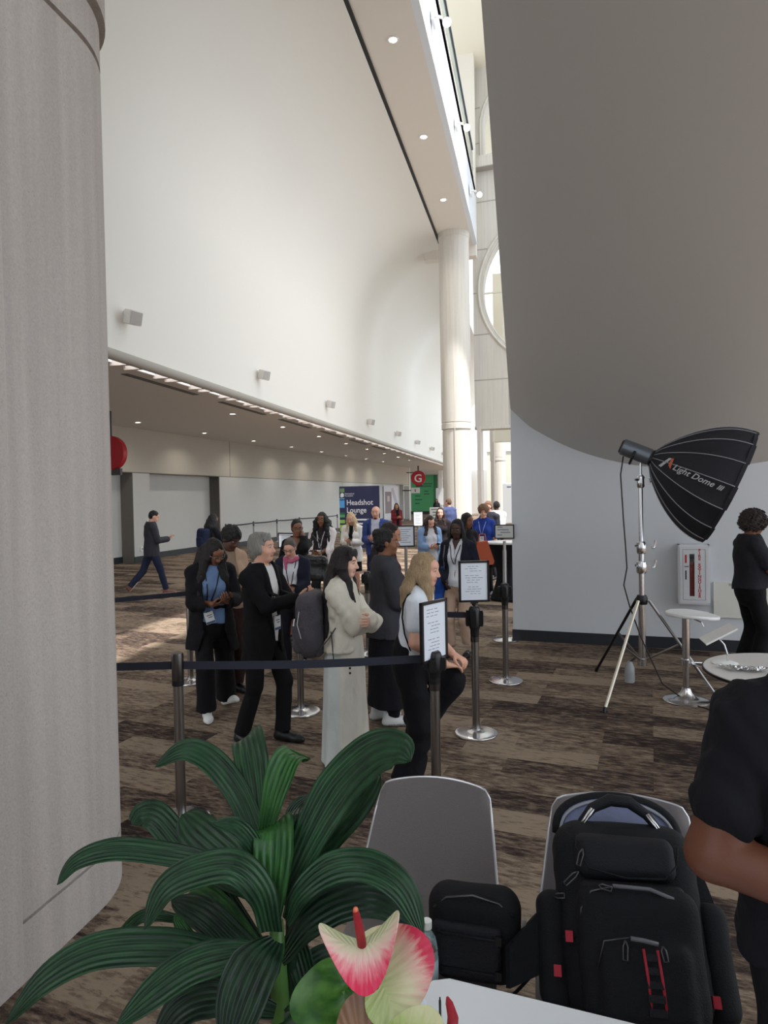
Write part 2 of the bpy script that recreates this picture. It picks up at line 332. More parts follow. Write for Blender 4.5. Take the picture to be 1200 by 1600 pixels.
# ---- portal cross wall with round window and arched upper window (slightly turned)
PA = math.radians(-6.5)
def portal(mat):
    # local x along wall, z up, cut a circle by polygon fan
    x0, x1, z0, zt = -.05, 6.2, 4.47, 14.35
    cxx, czz, r = 3.1, 9.55, 2.82
    N_ = 64; m = MB()
    def edge(a):
        dx, dz = math.cos(a), math.sin(a); ts = []
        if dx > 1e-9: ts.append((x1-cxx)/dx)
        if dx < -1e-9: ts.append((x0-cxx)/dx)
        if dz > 1e-9: ts.append((zt-czz)/dz)
        if dz < -1e-9: ts.append((z0-czz)/dz)
        t = min(ts); return cxx+dx*t, czz+dz*t
    angs = sorted([2*math.pi*i/N_ for i in range(N_)]+[math.atan2(c[1]-czz, c[0]-cxx) % (2*math.pi) for c in ((x0, z0), (x1, z0), (x1, zt), (x0, zt))])
    inn = [(cxx+r*math.cos(a), czz+r*math.sin(a)) for a in angs]; out = [edge(a) for a in angs]; n = len(angs)
    vs = [(p[0], 0, p[1]) for p in inn]+[(p[0], 0, p[1]) for p in out]+[(p[0], .6, p[1]) for p in inn]+[(p[0], .6, p[1]) for p in out]
    fs = []
    for i in range(n):
        j = (i+1) % n
        fs += [(i, j, n+j, n+i), (2*n+j, 2*n+i, 3*n+i, 3*n+j), (j, i, 2*n+i, 2*n+j), (n+i, n+j, 3*n+j, 3*n+i)]
    m.add(vs, fs, 0)
    # raised rim, joints, ledge
    m.tube([(cxx+(r+.12)*math.cos(2*math.pi*i/64), -.02, czz+(r+.12)*math.sin(2*math.pi*i/64)) for i in range(65)], .05, 6)
    m.tube([(cxx+(r-.02)*math.cos(2*math.pi*i/64), .1, czz+(r-.02)*math.sin(2*math.pi*i/64)) for i in range(65)], .045, 6)
    for z in (6.25, 7.95, 9.5, 11.1, 12.85):
        hw = math.sqrt(max(0, (r+.2)**2-(z-czz)**2)) if abs(z-czz) < r+.2 else 0
        if hw: m.box((x0, -.006, z-.02), (cxx-hw, .0, z+.02), 1)
        else: m.box((x0, -.006, z-.02), (x1, .0, z+.02), 1)
    m.box((1.22, -.006, z0), (1.25, 0, 6.9), 1)
    m.box((x0, -.35, 14.0), (x1, .6, 14.4), 0); m.box((x0, -.352, 13.97), (x1, -.0, 14.0), 1)
    m.box((x0, -.1, z0-.06), (x1, .6, z0+.05), 0)
    # upper storey with arched opening
    cx2, r2, zb = 2.6, 2.2, 14.4
    pts = [(cx2+r2*math.cos(math.pi*i/24), zb+1.2+r2*math.sin(math.pi*i/24)*.9) for i in range(25)]
    poly = [(x0, zb), (cx2-r2, zb)]+[(p[0], p[1]) for p in pts[::-1]]+[(cx2+r2, zb), (x1, zb), (x1, 17.8), (x0, 17.8)]
    m.prism([(u, w) for u, w in poly], 1, 0, .5, 0)
    m.tube([(cx2-r2-.1, -.01, zb)]+[(cx2+(r2+.1)*math.cos(math.pi*i/24), -.01, zb+1.2+(r2+.1)*math.sin(math.pi*i/24)*.9) for i in range(24, -1, -1)], .04, 6)
    m.box((x0, -.006, 16.3), (cx2-r2-.1, 0, 16.34), 1); m.box((x0, -.006, 15.0), (cx2-r2-.1, 0, 15.04), 1)
    o = m.build('wall_portal', [mat, M('joint', (168, 163, 156), .9)], smooth=True, auto=30)
    o.location = (-2.16, 25.3, 0); o.rotation_euler = (0, 0, PA); return struct(o)
portal(CONC2)
m = MB()
for x in (1.0, 1.9, 3.1, 4.3, 5.2): m.box((x-.03, .3, 6.6), (x+.03, .36, 12.6))
for z in (7.6, 9.55, 11.4): m.box((.25, .3, z-.03), (5.9, .36, z+.03))
o = struct(m.build('window_1', M('pale window bar', (225, 222, 205), .5))); o.location = (-2.16, 25.3, 0); o.rotation_euler = (0, 0, PA)
struct(MB().box((-2.0, 34, 4.6), (8, 34.3, 13)).build('wall_inner', M('cream inner wall', (232, 226, 208), .8)))
# jamb pier under the portal and lower door frame, panelled side wall beyond
m = MB().box((-2.12, 25.0, 0), (-1.98, 26.2, 4.5)).box((-1.9, 30, 0), (-1.8, 30.6, 4.3))
struct(m.build('trim_7', M('stone jamb', (212, 204, 196), .8)))
m = MB().box((-4.4, 62, 3.0), (9, 62.4, 10)).box((-4.4, 62, 0), (-3.4, 62.4, 3.0)).box((.6, 62, 0), (9, 62.4, 3))
struct(m.build('wall_far', M('pale far wall', (214, 216, 204), .8)))
struct(MB().box((-4.4, 61.9, 5.9), (9, 62, 6.05)).build('trim_8', WHITE))
# end wall of the left lane: green graphic wall, white piers
GREEN = M('green graphic', (72, 150, 96), .7)
struct(MB().box((-20, 71.2, 0), (-3.5, 71.6, 4.6)).build('wall_end', M('end wall', (196, 194, 190), .8)))
m = MB().box((-8.62, 60, 0), (-8.28, 60.5, 4.25)); struct(m.build('trim_9', M('white pier', (222, 220, 216), .7)))
m = MB().box((-10.6, 52.75, 0), (-9.95, 53.3, 4.25)); struct(m.build('trim_10', M('grey white pier', (205, 204, 200), .7)))
struct(MB().box((-9.75, 71, 0), (-8.6, 71.15, 3.7)).build('door_2', M('grey shutter', (120, 117, 114), .7)))

# ---- hull: underside of the raised volume on the right, sweeping up towards the viewer
pts = [(-.32, 3.08), (-.1, 2.84), (.1, 2.69), (.35, 2.53), (.65, 2.38), (.95, 2.265), (1.3, 2.165), (1.75, 2.09), (2.2, 2.07), (2.6, 2.09), (3.1, 2.17), (3.8, 2.36), (4.6, 2.66), (5.6, 3.1)]
sm = []
for i in range(len(pts)-1):
    for k in range(3):
        p0, p1, p2, p3 = pts[max(i-1, 0)], pts[i], pts[i+1], pts[min(i+2, len(pts)-1)]; t = k/3
        sm.append(tuple(.5*((2*p1[q])+(-p0[q]+p2[q])*t+(2*p0[q]-5*p1[q]+4*p2[q]-p3[q])*t*t+(-p0[q]+3*p1[q]-3*p2[q]+p3[q])*t**3) for q in (0, 1)))
sm.append(pts[-1])
def hz(y): return (9.05-y)*.50 if y > 4 else 2.525+(4-y)*.40
rows = []
for y in (10.2, 9.05, 7.5, 6, 5, 4, 3, 2, 1, 0, -2, -4):
    rows.append([(x, y, z+(hz(y) if y < 9.05 else 0)) for x, z in sm])
HULL = M('hull paint', (206, 204, 200), .55, bump=.03, bscale=50)
m = MB(); m.grid(rows)
tops = [[(r[0][0], r[0][1], 13.0) for r in rows], [(r[-1][0], r[-1][1], 13.0) for r in rows]]
m.grid([[r[0] for r in rows], tops[0]]); m.grid([[r[-1] for r in rows], tops[1]])
m.grid([rows[0], [(p[0], p[1], 13.0) for p in rows[0]]])
o = m.build('ceiling_hull', HULL, smooth=True, auto=35); struct(o)
struct(MB().box((-1.2, -4.2, 0), (5.6, -4.0, 7)).build('wall_lightblock', WALLW))  # added wall out of view behind the camera, blocks light to darken the foreground
# partition wall under it
def pw(s, d, z): # s along from left corner, d depth behind
    a = math.radians(-6.9); return (-.32+s*math.cos(a)-d*math.sin(a)*-1*-1, 9.03+s*math.sin(a)+d*math.cos(a), z)
PWR = Rz(math.radians(-6.9)); PWO = Vector((-.32, 9.03, 0))
o = MB().box((0, 0, 0), (6.2, .15, 3.2)).build('wall_right', WALLW); o.location = PWO; o.rotation_euler = (0, 0, math.radians(-6.9)); struct(o)
o = MB().box((-.012, -.012, 0), (6.2, .0, .145)).build('baseboard_right', BASEB); o.location = PWO; o.rotation_euler = (0, 0, math.radians(-6.9)); struct(o)
# behind the camera only the added light-blocking wall closes the bay
# ================================================================== PEOPLE: implicit bodies, polygonised
def _n(v): v = np.asarray(v, float); return v/(np.linalg.norm(v)+1e-12)
class Field:
    """signed-distance field built from smooth-joined primitives"""
    def __init__(s): s.p = []
    def cone(s, a, b, ra, rb, k=.02, flat=None, op='+'):
        a = np.array(a, float); b = np.array(b, float); R = max(ra, rb)+k
        ba = b-a; L2 = ba@ba+1e-12
        def fn(P):
            q = P-a; t = np.clip((q@ba)/L2, 0, 1); q = q-t[..., None]*ba
            d2 = (q*q).sum(-1)
            if flat is not None:
                n, f = flat; qn = q@np.asarray(n, float); d2 = d2+(f*f-1)*qn*qn
            return np.sqrt(d2)-(ra+(rb-ra)*t)
        s.p.append((fn, np.minimum(a, b)-R, np.maximum(a, b)+R, k, op)); return s
    def ell(s, c, r, k=.02, R=None, op='+'):
        c = np.array(c, float); r = np.array(r, float)
        def fn(P):
            q = P-c
            if R is not None: q = q@R
            k0 = np.sqrt(((q/r)**2).sum(-1)); k1 = np.sqrt(((q/(r*r))**2).sum(-1))+1e-9
            return k0*(k0-1)/k1
        e = r.max()+k; s.p.append((fn, c-e, c+e, k, op)); return s
    def fn(s, f, lo, hi, k=.01, op='+'): s.p.append((f, np.array(lo, float), np.array(hi, float), k, op)); return s
    def bounds(s):
        lo = np.min([p[1] for p in s.p if p[4] == '+'], axis=0); hi = np.max([p[2] for p in s.p if p[4] == '+'], axis=0); return lo, hi
    @staticmethod
    def _mix(D, d, k, op):
        if op == '+':
            if k <= 0: return np.minimum(D, d)
            h = np.clip(.5+.5*(D-d)/k, 0, 1); return D+(d-D)*h-k*h*(1-h)
        if op == '-': return np.maximum(D, -d)
        return np.maximum(D, d)
    def at(s, P):
        P = np.asarray(P, float); D = np.full(P.shape[:-1], 1.)
        for f, lo, hi, k, op in s.p: D = s._mix(D, f(P), k, op)
        return D
    def mesh(s, h, noise=None, lo=None, hi=None):
        l, u = s.bounds()
        if lo is not None: l = np.maximum(l, lo)
        if hi is not None: u = np.minimum(u, hi)
        l = l-2*h; u = u+2*h; n = np.ceil((u-l)/h).astype(int)+1
        ax = [l[i]+h*np.arange(n[i]) for i in range(3)]
        D = np.full(n, 1., np.float64)
        for f, a, b, k, op in s.p:
            if op == '&': i0 = [0]*3; i1 = list(n)
            else:
                pad = 2.5*h
                i0 = [max(0, int((a[i]-pad-l[i])/h)) for i in range(3)]; i1 = [min(n[i], int((b[i]+pad-l[i])/h)+2) for i in range(3)]
            if any(i1[i] <= i0[i] for i in range(3)): continue
            sl = tuple(slice(i0[i], i1[i]) for i in range(3))
            P = np.stack(np.meshgrid(*[ax[i][sl[i]] for i in range(3)], indexing='ij'), -1)
            D[sl] = s._mix(D[sl], f(P), k, op)
        if noise is not None:
            amp, fr, seed = noise; r = np.random.default_rng(seed)
            msk = np.abs(D) < amp*3+2*h; idx = np.argwhere(msk); P = l+idx*h; v = np.zeros(len(P))
            for i in range(7):
                w = r.normal(size=3)*fr*(.6+.25*i); v += np.sin(P@w+r.uniform(0, 6.28)+1.3*np.sin(P@(w*.37+3)))/(1+.25*i)
            D[msk] += amp*v/2.2
        D[0], D[-1], D[:, 0], D[:, -1], D[:, :, 0], D[:, :, -1] = 1, 1, 1, 1, 1, 1
        return surface_nets(D, l, h)
def surface_nets(D, o, h):
    S = D < 0
    c = [S[i:S.shape[0]-1+i, j:S.shape[1]-1+j, k:S.shape[2]-1+k] for i in (0, 1) for j in (0, 1) for k in (0, 1)]
    sm = sum(x.astype(np.int8) for x in c); act = (sm > 0) & (sm < 8)
    idx = np.argwhere(act)
    if len(idx) == 0: return np.zeros((0, 3)), []
    vid = -np.ones(act.shape, np.int64); vid[tuple(idx.T)] = np.arange(len(idx))
    offs = np.array([(i, j, k) for i in (0, 1) for j in (0, 1) for k in (0, 1)])
    vals = np.stack([D[tuple((idx+of).T)] for of in offs], 1)
    acc = np.zeros((len(idx), 3)); cnt = np.zeros(len(idx))
    for a in range(8):
        for b in range(a+1, 8):
            if np.abs(offs[a]-offs[b]).sum() != 1: continue
            va, vb = vals[:, a], vals[:, b]; m = (va < 0) != (vb < 0)
            t = np.where(m, va/(va-vb+1e-12*(va == vb)), 0)
            acc += m[:, None]*(offs[a]+t[:, None]*(offs[b]-offs[a])); cnt += m
    V = o+h*(idx+acc/np.maximum(cnt, 1)[:, None])
    F_ = []
    for ax in range(3):
        sl0 = [slice(None)]*3; sl1 = [slice(None)]*3; sl0[ax] = slice(0, -1); sl1[ax] = slice(1, None)
        A, B = S[tuple(sl0)], S[tuple(sl1)]; e = np.argwhere(A != B)
        u, v = [(1, 2), (2, 0), (0, 1)][ax]
        ok = (e[:, u] > 0) & (e[:, v] > 0) & (e[:, u] < S.shape[u]-1) & (e[:, v] < S.shape[v]-1); e = e[ok]
        if len(e) == 0: continue
        du = np.zeros(3, int); du[u] = 1; dv = np.zeros(3, int); dv[v] = 1
        q = np.stack([vid[tuple((e-du-dv).T)], vid[tuple((e-dv).T)], vid[tuple(e.T)], vid[tuple((e-du).T)]], 1)
        fl = ~A[tuple(e.T)]; q[fl] = q[fl][:, ::-1]; F_.append(q[(q >= 0).all(1)])
    return V, np.vstack(F_)
def mesh_obj(name, parts, mats, parent, smooth=True, matfn=None):
    """parts = list of (V, F); one mesh object"""
    Vs, Fs, o = [], [], 0
    for V, Fq in parts:
        if len(V) == 0: continue
        Vs.append(V); Fs.append(np.asarray(Fq)+o); o += len(V)
    V = np.vstack(Vs); Q = np.vstack(Fs)
    me = bpy.data.meshes.new(name); me.vertices.add(len(V)); me.vertices.foreach_set('co', V.astype(np.float32).ravel())
    me.loops.add(Q.size); me.loops.foreach_set('vertex_index', Q.astype(np.int32).ravel())
    me.polygons.add(len(Q)); me.polygons.foreach_set('loop_start', np.arange(0, Q.size, 4, dtype=np.int32)); 
    if not isinstance(mats, (list, tuple)): mats = [mats]
    for m in mats: me.materials.append(m)
    if matfn is not None: me.polygons.foreach_set('material_index', matfn(V[Q].mean(1)).astype(np.int32))
    me.update(calc_edges=True); me.validate()
    me.polygons.foreach_set('use_smooth', [smooth]*len(me.polygons))
    o = bpy.data.objects.new(name, me); SC.collection.objects.link(o)
    if parent: o.parent = parent
    return o

def ik(a, t, l1, l2, hint):
    a = np.array(a, float); t = np.array(t, float); d = t-a; L = np.linalg.norm(d); L = min(L, (l1+l2)*.999); L = max(L, abs(l1-l2)+.01); u = _n(d)
    c = (l1*l1+L*L-l2*l2)/(2*l1*L); s = math.sqrt(max(0, 1-c*c)); h = np.array(hint, float); h = _n(h-u*(h@u))
    e = a+u*l1*c+h*l1*s; return e, a+u*L
def rotx(a): c, s = math.cos(a), math.sin(a); return np.array([[1, 0, 0], [0, c, -s], [0, s, c]])
def roty(a): c, s = math.cos(a), math.sin(a); return np.array([[c, 0, s], [0, 1, 0], [-s, 0, c]])
def rotz(a): c, s = math.cos(a), math.sin(a); return np.array([[c, -s, 0], [s, c, 0], [0, 0, 1]])
D2 = math.pi/180

SKIN = {'pale': (232, 186, 164), 'fair': (222, 170, 146), 'tan': (196, 142, 112), 'brown': (134, 90, 66), 'dark': (86, 58, 46), 'umber': (104, 62, 44), 'deep': (70, 46, 38)}
def skin(k): return M('skin '+k, SKIN[k], .5, bump=.08, bscale=60, var=.06, vscale=18, spec=.4)
LIP = {'pale': (206, 140, 128), 'fair': (192, 124, 110), 'tan': (164, 104, 88), 'brown': (112, 60, 54), 'dark': (82, 44, 42), 'umber': (84, 48, 42), 'deep': (70, 38, 38)}

def hand(Fd, w, d, n, side, curl=(25, 35, 25), s=1., spread=1.0):
    """w wrist point, d finger direction, n the way the palm faces, side +1 right hand"""
    d = _n(d); n = _n(n-d*(np.dot(n, d))); t = np.cross(d, n)*side
    fl = (n, 1.55)
    for q in (.030, .010, -.010, -.029):
        Fd.cone(w, w+d*.086*s+t*q*s, .026*s, .0135*s, .02*s, flat=fl)
    for q, L in ((.031, .072), (.0105, .082), (-.0105, .076), (-.0305, .058)):
        p = w+d*.084*s+t*q*s; a = 0.; r = .0098*s
        dirt = _n(d+t*q*2.2*spread)
        for i, (c, f) in enumerate(zip(curl, (.44, .31, .25))):
            a += c*D2; v = dirt*math.cos(a)+n*math.sin(a); p2 = p+v*L*f*s
            Fd.cone(p, p2, r, r*.9, .003); p = p2; r *= .9
    p = w+d*.022*s+t*.022*s; v = _n(d*.62+t*.75+n*.30); p2 = p+v*.045*s; Fd.cone(p, p2, .0155*s, .0125*s, .008)
    v = _n(d*.85+t*.28+n*.38); p3 = p2+v*.033*s; Fd.cone(p2, p3, .0122*s, .011*s, .003)
    v = _n(d*.95+t*.02+n*.35); Fd.cone(p3, p3+v*.026*s, .011*s, .009*s, .003)

class Person:
    """local frame: +Y the way the person faces, +X the person's right, z up, origin on the floor"""
    def __init__(s, x, y, face, h, label, skin_='fair', fem=True, lean=0, hp=(0, 0, 0), arms=None, legs=None, vox=.012, girth=1.0, group=None, twist=0):
        s.S = h/1.75; S = s.S; s.sk = skin_; s.fem = fem; s.vox = vox; s.g = girth; s.face = face; s.seed = int(abs(x*131+y*77))
        s.root = thing('person', label, 'person', (x, y, 0), (face-90)*D2, group)
        LR = rotz(twist*D2)@rotx(-lean*D2); s.LR = LR; pv = np.array([0, 0, .95])
        up = lambda p: pv+LR@(np.array(p, float)-pv)
        s.up = up
        sw = .158 if fem else .182; s.sw = sw
        J = s.J = {}
        J['pelvis'] = pv; J['waist'] = up((0, 0, 1.09)); J['chest'] = up((0, .005, 1.27)); J['upper'] = up((0, 0, 1.38)); J['neck'] = up((0, -.012, 1.46))
        J['nb'] = up((0, -.01, 1.50)); s.RH = LR@rotz(hp[1]*D2)@rotx(-hp[0]*D2)@roty(hp[2]*D2)
        J['head'] = up((0, 0, 1.515))+s.RH@np.array([0, .02, .115])
        arms = arms or {}
        for sd, nm in ((1, 'R'), (-1, 'L')):
            J['sh'+nm] = up((sd*sw, -.01, 1.405))
            a = arms.get(nm, dict(w=(sd*.235, .03, .87)))
            hint = a.get('hint', (sd*.5, -.6, -.6)); w = np.array(a['w'], float); 
            e, w = ik(J['sh'+nm], w, .285, .255, hint); J['el'+nm] = e; J['wr'+nm] = w
            fd = _n(w-e); s.J['hd'+nm] = _n(a.get('d', fd)) if 'd' in a else fd
            s.J['pn'+nm] = np.array(a.get('n', (-sd, 0, 0)), float); s.J['cu'+nm] = a.get('curl', (22, 30, 22))
            J['hip'+nm] = np.array([sd*.092, 0, .92])
        legs = legs or {}
        for sd, nm in ((1, 'R'), (-1, 'L')):
            l = legs.get(nm, {}); an = np.array(l.get('a', (sd*.10, -.02+.03*sd, .085)), float)
            k, an = ik(J['hip'+nm], an, .44, .42, l.get('hint', (sd*.08, 1, 0))); J['kn'+nm] = k; J['an'+nm] = an; J['fy'+nm] = l.get('yaw', -sd*8); J['fp'+nm] = l.get('pitch', 0)
        for k_ in list(J):
            if k_[:2] not in ('hd', 'pn', 'cu', 'fy', 'fp'): J[k_] = J[k_]*S
        s.hc = J['head']
    # ---- shared torso volume
    def torso(s, Fd, inf=0., k=.04, bust=True):
        J, S, g = s.J, s.S, s.g; f = (np.array([0, 1., 0])@s.LR.T, 1.42)
        ax = f[0]; fl = lambda q: (ax, q)
        hipw = .172 if s.fem else .165; wa = .132 if s.fem else .152; ch = .148 if s.fem else .17
        Fd.cone(J['pelvis']+[0, 0, -.04*S], J['waist'], (hipw*g+inf)*S, (wa*g+inf)*S, k, fl(1.36))
        Fd.cone(J['waist'], J['chest'], (wa*g+inf)*S, (ch*g+inf)*S, k, fl(1.36))
        Fd.cone(J['chest'], J['upper'], (ch*g+inf)*S, (ch*.92*g+inf)*S, k, fl(1.4))
        cs = s.up((0, -.005, 1.39))*S
        for q in 'LR':
            Fd.cone(cs, J['sh'+q], (.06+inf)*S, (.047+inf)*S, k); Fd.cone(J['nb']-[0, 0, .018*S], J['sh'+q], (.044+inf)*S, (.036+inf)*S, k)
        if s.fem and bust:
            for sx in (-1, 1): Fd.ell(s.up((sx*.068, .085*g, 1.265))*S, np.array([.066, .058, .062])*S*(1+(g-1)*.8)+inf*.7, .05)
        if g > 1.1: Fd.ell(s.up((0, .05, 1.08))*S, np.array([.15, .12, .13])*S*g+inf, .06)
        return Fd
    def arm(s, Fd, nm, r, inf=0., upto=1.0, k=.015):
        """upto 1 = to the wrist, .5 elbow"""
        J, S = s.J, s.S; a, e, w = J['sh'+nm], J['el'+nm], J['wr'+nm]; g = 1+(s.g-1)*.7
        r0, r1, r2 = [(q*g+inf)*S for q in r]
        if upto > .5:
            t = (upto-.5)*2; Fd.cone(a, e, r0, r1, k); Fd.cone(e, e+(w-e)*t, r1, r1+(r2-r1)*t, k)
        else:
            t = upto*2; Fd.cone(a, a+(e-a)*t, r0, r0+(r1-r0)*t, k)
    def body(s, legs=False, fine=None):
        J, S = s.J, s.S; B = Field(); s.torso(B, -.014); hv = max(.0045, s.vox*.45) if fine is None else fine
        for nm in 'LR':
            s.arm(B, nm, getattr(s, 'armr', (.045, .036, .024)), 0, .97)
            if legs:
                B.cone(J['hip'+nm], J['kn'+nm], .082*S, .052*S, .03); B.cone(J['kn'+nm], J['an'+nm]+[0, 0, .02], .053*S, .034*S, .015)
                c = J['kn'+nm]*.62+J['an'+nm]*.38; B.cone(J['kn'+nm], c, .05*S, .052*S, .02)
        B.cone(J['neck']-[0, 0, .03*S], J['neck']+(J['head']-J['neck'])*.6, .056*S, .048*S, .03)
        parts = [B.mesh(s.vox)]
        # head
        H = Field(); R = s.RH; c = s.hc; fw = 1.0 if s.fem else 1.04
        T = lambda p: c+R@(np.array(p, float)*S)
        e = lambda p, r, k=.02, op='+': H.ell(T(p), np.array(r)*S, k, R, op)
        e((0, -.014, .035), (.074*fw, .092, .083)); e((0, .03, -.025), (.060*fw, .062, .082), .03); e((0, .045, -.088), (.034*fw, .036, .026), .03)
        e((0, .066, .045), (.048, .024, .03), .03); e((-.036, .06, -.03), (.022, .022, .025), .025); e((.036, .06, -.03), (.022, .022, .025), .025)
        e((-.031, .098, .010), (.017, .012, .010), .0, '-'); e((.031, .098, .010), (.017, .012, .010), .0, '-')
        e((-.031, .080, .010), (.0135, .012, .0115), .004); e((.031, .080, .010), (.0135, .012, .0115), .004)
        H.cone(T((0, .088, .016)), T((0, .108, -.026)), .0085*S, .0125*S, .012); e((-.012, .096, -.03), (.009, .010, .008), .008); e((.012, .096, -.03), (.009, .010, .008), .008)
        e((0, .085, -.056), (.021, .008, .005), .007); e((0, .083, -.066), (.018, .008, .0055), .007)
        for sx in (-1, 1): e((sx*.076*fw, -.008, -.004), (.009, .019, .031), .006)
        e((0, .078, .034), (.045, .012, .007), .012)
        H.cone(T((0, -.02, -.05)), J['neck']+[0, 0, .0], .05*S, .054*S, .025); H.cone(T((0, .0, -.07)), J['neck'], .044*S, .05*S, .03)
        parts.append(H.mesh(hv))
        for nm, sd in (('L', -1), ('R', 1)):
            Hn = Field(); e_, w = J['el'+nm], J['wr'+nm]; fd = _n(w-e_)
            Hn.cone(w-fd*.07*S, w+fd*.004, .027*S, .023*S, .01)
            hand(Hn, w, J['hd'+nm], J['pn'+nm], sd, J['cu'+nm], S*(.93 if s.fem else 1.03)); parts.append(Hn.mesh(min(hv, .0052)))
        sk = skin(s.sk); mats = [sk, M('lips', LIP[s.sk], .4), M('eye white', (176, 168, 162), .3), M('iris', (38, 26, 20), .2), M('brow', s.hairrgb if hasattr(s, 'hairrgb') else (40, 30, 26), .8)]
        Ri = np.array(R); hc = c
        def mf(C):
            q = (C-hc)@Ri/S; x, y, z = np.abs(q[:, 0]), q[:, 1], q[:, 2]; m = np.zeros(len(q))
            m[(x < .024) & (z > -.070) & (z < -.052) & (y > .083)] = 1
            m[(((x-.031)/.0125)**2+((z-.010)/.0048)**2 < 1) & (y > .07)] = 2
            m[(((x-.031)/.0062)**2+((z-.010)/.0052)**2 < 1) & (y > .07)] = 3
            m[(x > .013) & (x < .047) & (z > .0275-.1*np.abs(x-.03)) & (z < .034-.1*np.abs(x-.03)) & (y > .06)] = 4
            return m
        s.o_body = mesh_obj('body', parts, mats, s.root, matfn=mf); return s
    # ---- clothing
    def top(s, name, rgb, inf=.014, sleeve=1.0, hem=.90, open_=None, sl=(.052, .046, .036), noise=.0035, neck=.0, mat=None, flare=0., vneck=None, label=None, lapel=False):
        J, S = s.J, s.S; Fd = Field(); s.torso(Fd, inf)
        if hem < .95:
            f = (np.array([0, 1., 0]), 1.25); r = ((.172 if s.fem else .168)*s.g+inf)*S
            Fd.cone(J['pelvis'], np.array([0, 0, hem*S]), r, r+flare, .03, f)
        for nm in 'LR':
            if sleeve > 0: s.arm(Fd, nm, sl, inf*.7, sleeve)
        cut = hem*S
        Fd.fn(lambda P: cut+.015*np.sin(P[..., 0]*9)*(1 if hem < .95 else .3)-P[..., 2], (-9,)*3, (9,)*3, 0, '&')
        Fd.ell(s.up((0, .012, 1.512+neck))*S, np.array([.062, .068, .062])*S, 0, s.LR, '-')
        for pp in (s.up((0, 0, 1.52))*S,):
            axu = s.LR@np.array([0, 0, 1.]); Fd.fn(lambda P, pp=pp, axu=axu: (P-pp)@axu, (-9,)*3, (9,)*3, 0, '&')
        # sleeve ends: cut by planes so that the cuff is open-looking
        LRi = s.LR; pv = J['pelvis']
        if open_ is not None:
            w0, w1, zb = open_   # half width at the top, at the button, height of the button
            def wedge(P):
                q = (P-pv)@LRi/S; z = q[..., 2]+.95
                w = np.where(z > zb, w1+(w0-w1)*np.clip((z-zb)/(1.45-zb), 0, 1), w1+(zb-z)*.35)
                return np.maximum(np.abs(q[..., 0])-w, .02-q[..., 1])*S
            Fd.fn(wedge, (-.5, -.5, .3), (.5, .6, 1.7), 0, '-')
        if vneck is not None:
            def vn(P):
                q = (P-pv)@LRi/S; z = q[..., 2]+.95
                return np.maximum(np.abs(q[..., 0])-np.clip((z-vneck)*.45, 0, .07), .0-q[..., 1])*S
            Fd.fn(vn, (-.5, -.5, 1.0), (.5, .6, 1.7), 0, '-')
        s.F = getattr(s, 'F', {}); s.F[name] = Fd
        if open_ is not None and lapel:
            w0, w1, zb = open_
            for sx in (-1, 1):
                G = []
                for i in range(12):
                    t = i/11; z = 1.43-(1.43-zb-.01)*t; w = w1+(w0-w1)*(1-t); row = []
                    wd = .048*math.sin(math.pi*min(1, .18+t*.9))**.7+.004 if t < .92 else .008
                    for q in (0, .5, 1):
                        x = sx*(w+.004+wd*q); P = np.array([x, 0, z]); ys = np.arange(.30, .0, -.004)
                        loc = pv+(np.stack([np.full_like(ys, x), ys, np.full_like(ys, z-.95)], -1)@s.LR.T)*S
                        d = Fd.at(loc); hit = np.where(d < 0)[0]; k_ = hit[0] if len(hit) else len(ys)-1
                        row.append(loc[k_]+s.LR@np.array([0, .004, 0]))
                    G.append(row)
                MB().grid(G, thick=.006).build('lapel', mat or cloth(rgb), s.root, smooth=True)
        V = Fd.mesh(s.vox*.9, noise=(noise*1.5, 19, s.seed+len(name)))
        o = mesh_obj(name, [V], mat or cloth(rgb), s.root)
        if label: o['label'] = label
        return o
    def collar(s, rgb, name='collar', r=.062, hgt=.03):
        J, S = s.J, s.S; c = s.up((0, -.005, 1.475))*S; m = MB(); P = []
        for i in range(25):
            a = 2*math.pi*i/24+math.pi/2+.0; row = []
            for z, rr in ((-.02, 1.12), (hgt, .98), (hgt+.004, 1.06), (0, 1.3)):
                drop = -.035*max(0, math.sin(a))**3
                row.append(c+s.LR@np.array([r*rr*math.cos(a), r*rr*1.0*math.sin(a), z+drop])*S)
            P.append(row)
        m.grid(P, thick=.004); return m.build(name, cloth(rgb), s.root, smooth=True)
    def trousers(s, rgb, kn=.068, hem=.062, cut=.06, name='trousers', noise=.004, mat=None, up_=0):
        J, S = s.J, s.S; Fd = Field(); g = s.g; f = (np.array([0, 1., 0]), 1.3)
        Fd.cone(J['pelvis']+np.array([0, 0, .08*S]), J['pelvis']-[0, 0, .03*S], ((.150 if s.fem else .158)*g+.008)*S, ((.17 if s.fem else .165)*g+.008)*S, .03, f)
        for nm in 'LR':
            a, k, n = J['hip'+nm], J['kn'+nm], J['an'+nm]
            Fd.cone(a, k, .092*S*g, kn*S, .035); e = n+(n-k)*.06
            Fd.cone(k, e, kn*S, hem*S, .02); 
        lim = np.array([min(J['anL'][2], J['anR'][2])])
        for nm in 'LR':
            n = J['an'+nm]; d = _n(n-J['kn'+nm]); p0 = n-d*(cut-.05)
            def cutf(P, p0=p0, d=d): return np.maximum(-((P-p0)@d), np.linalg.norm(P-p0, axis=-1)-.22)
            Fd.fn(cutf, p0-.25, p0+.25, 0, '-')
        return mesh_obj(name, [Fd.mesh(s.vox*.9, noise=(noise*1.4, 15, s.seed+5))], mat or cloth(rgb), s.root)
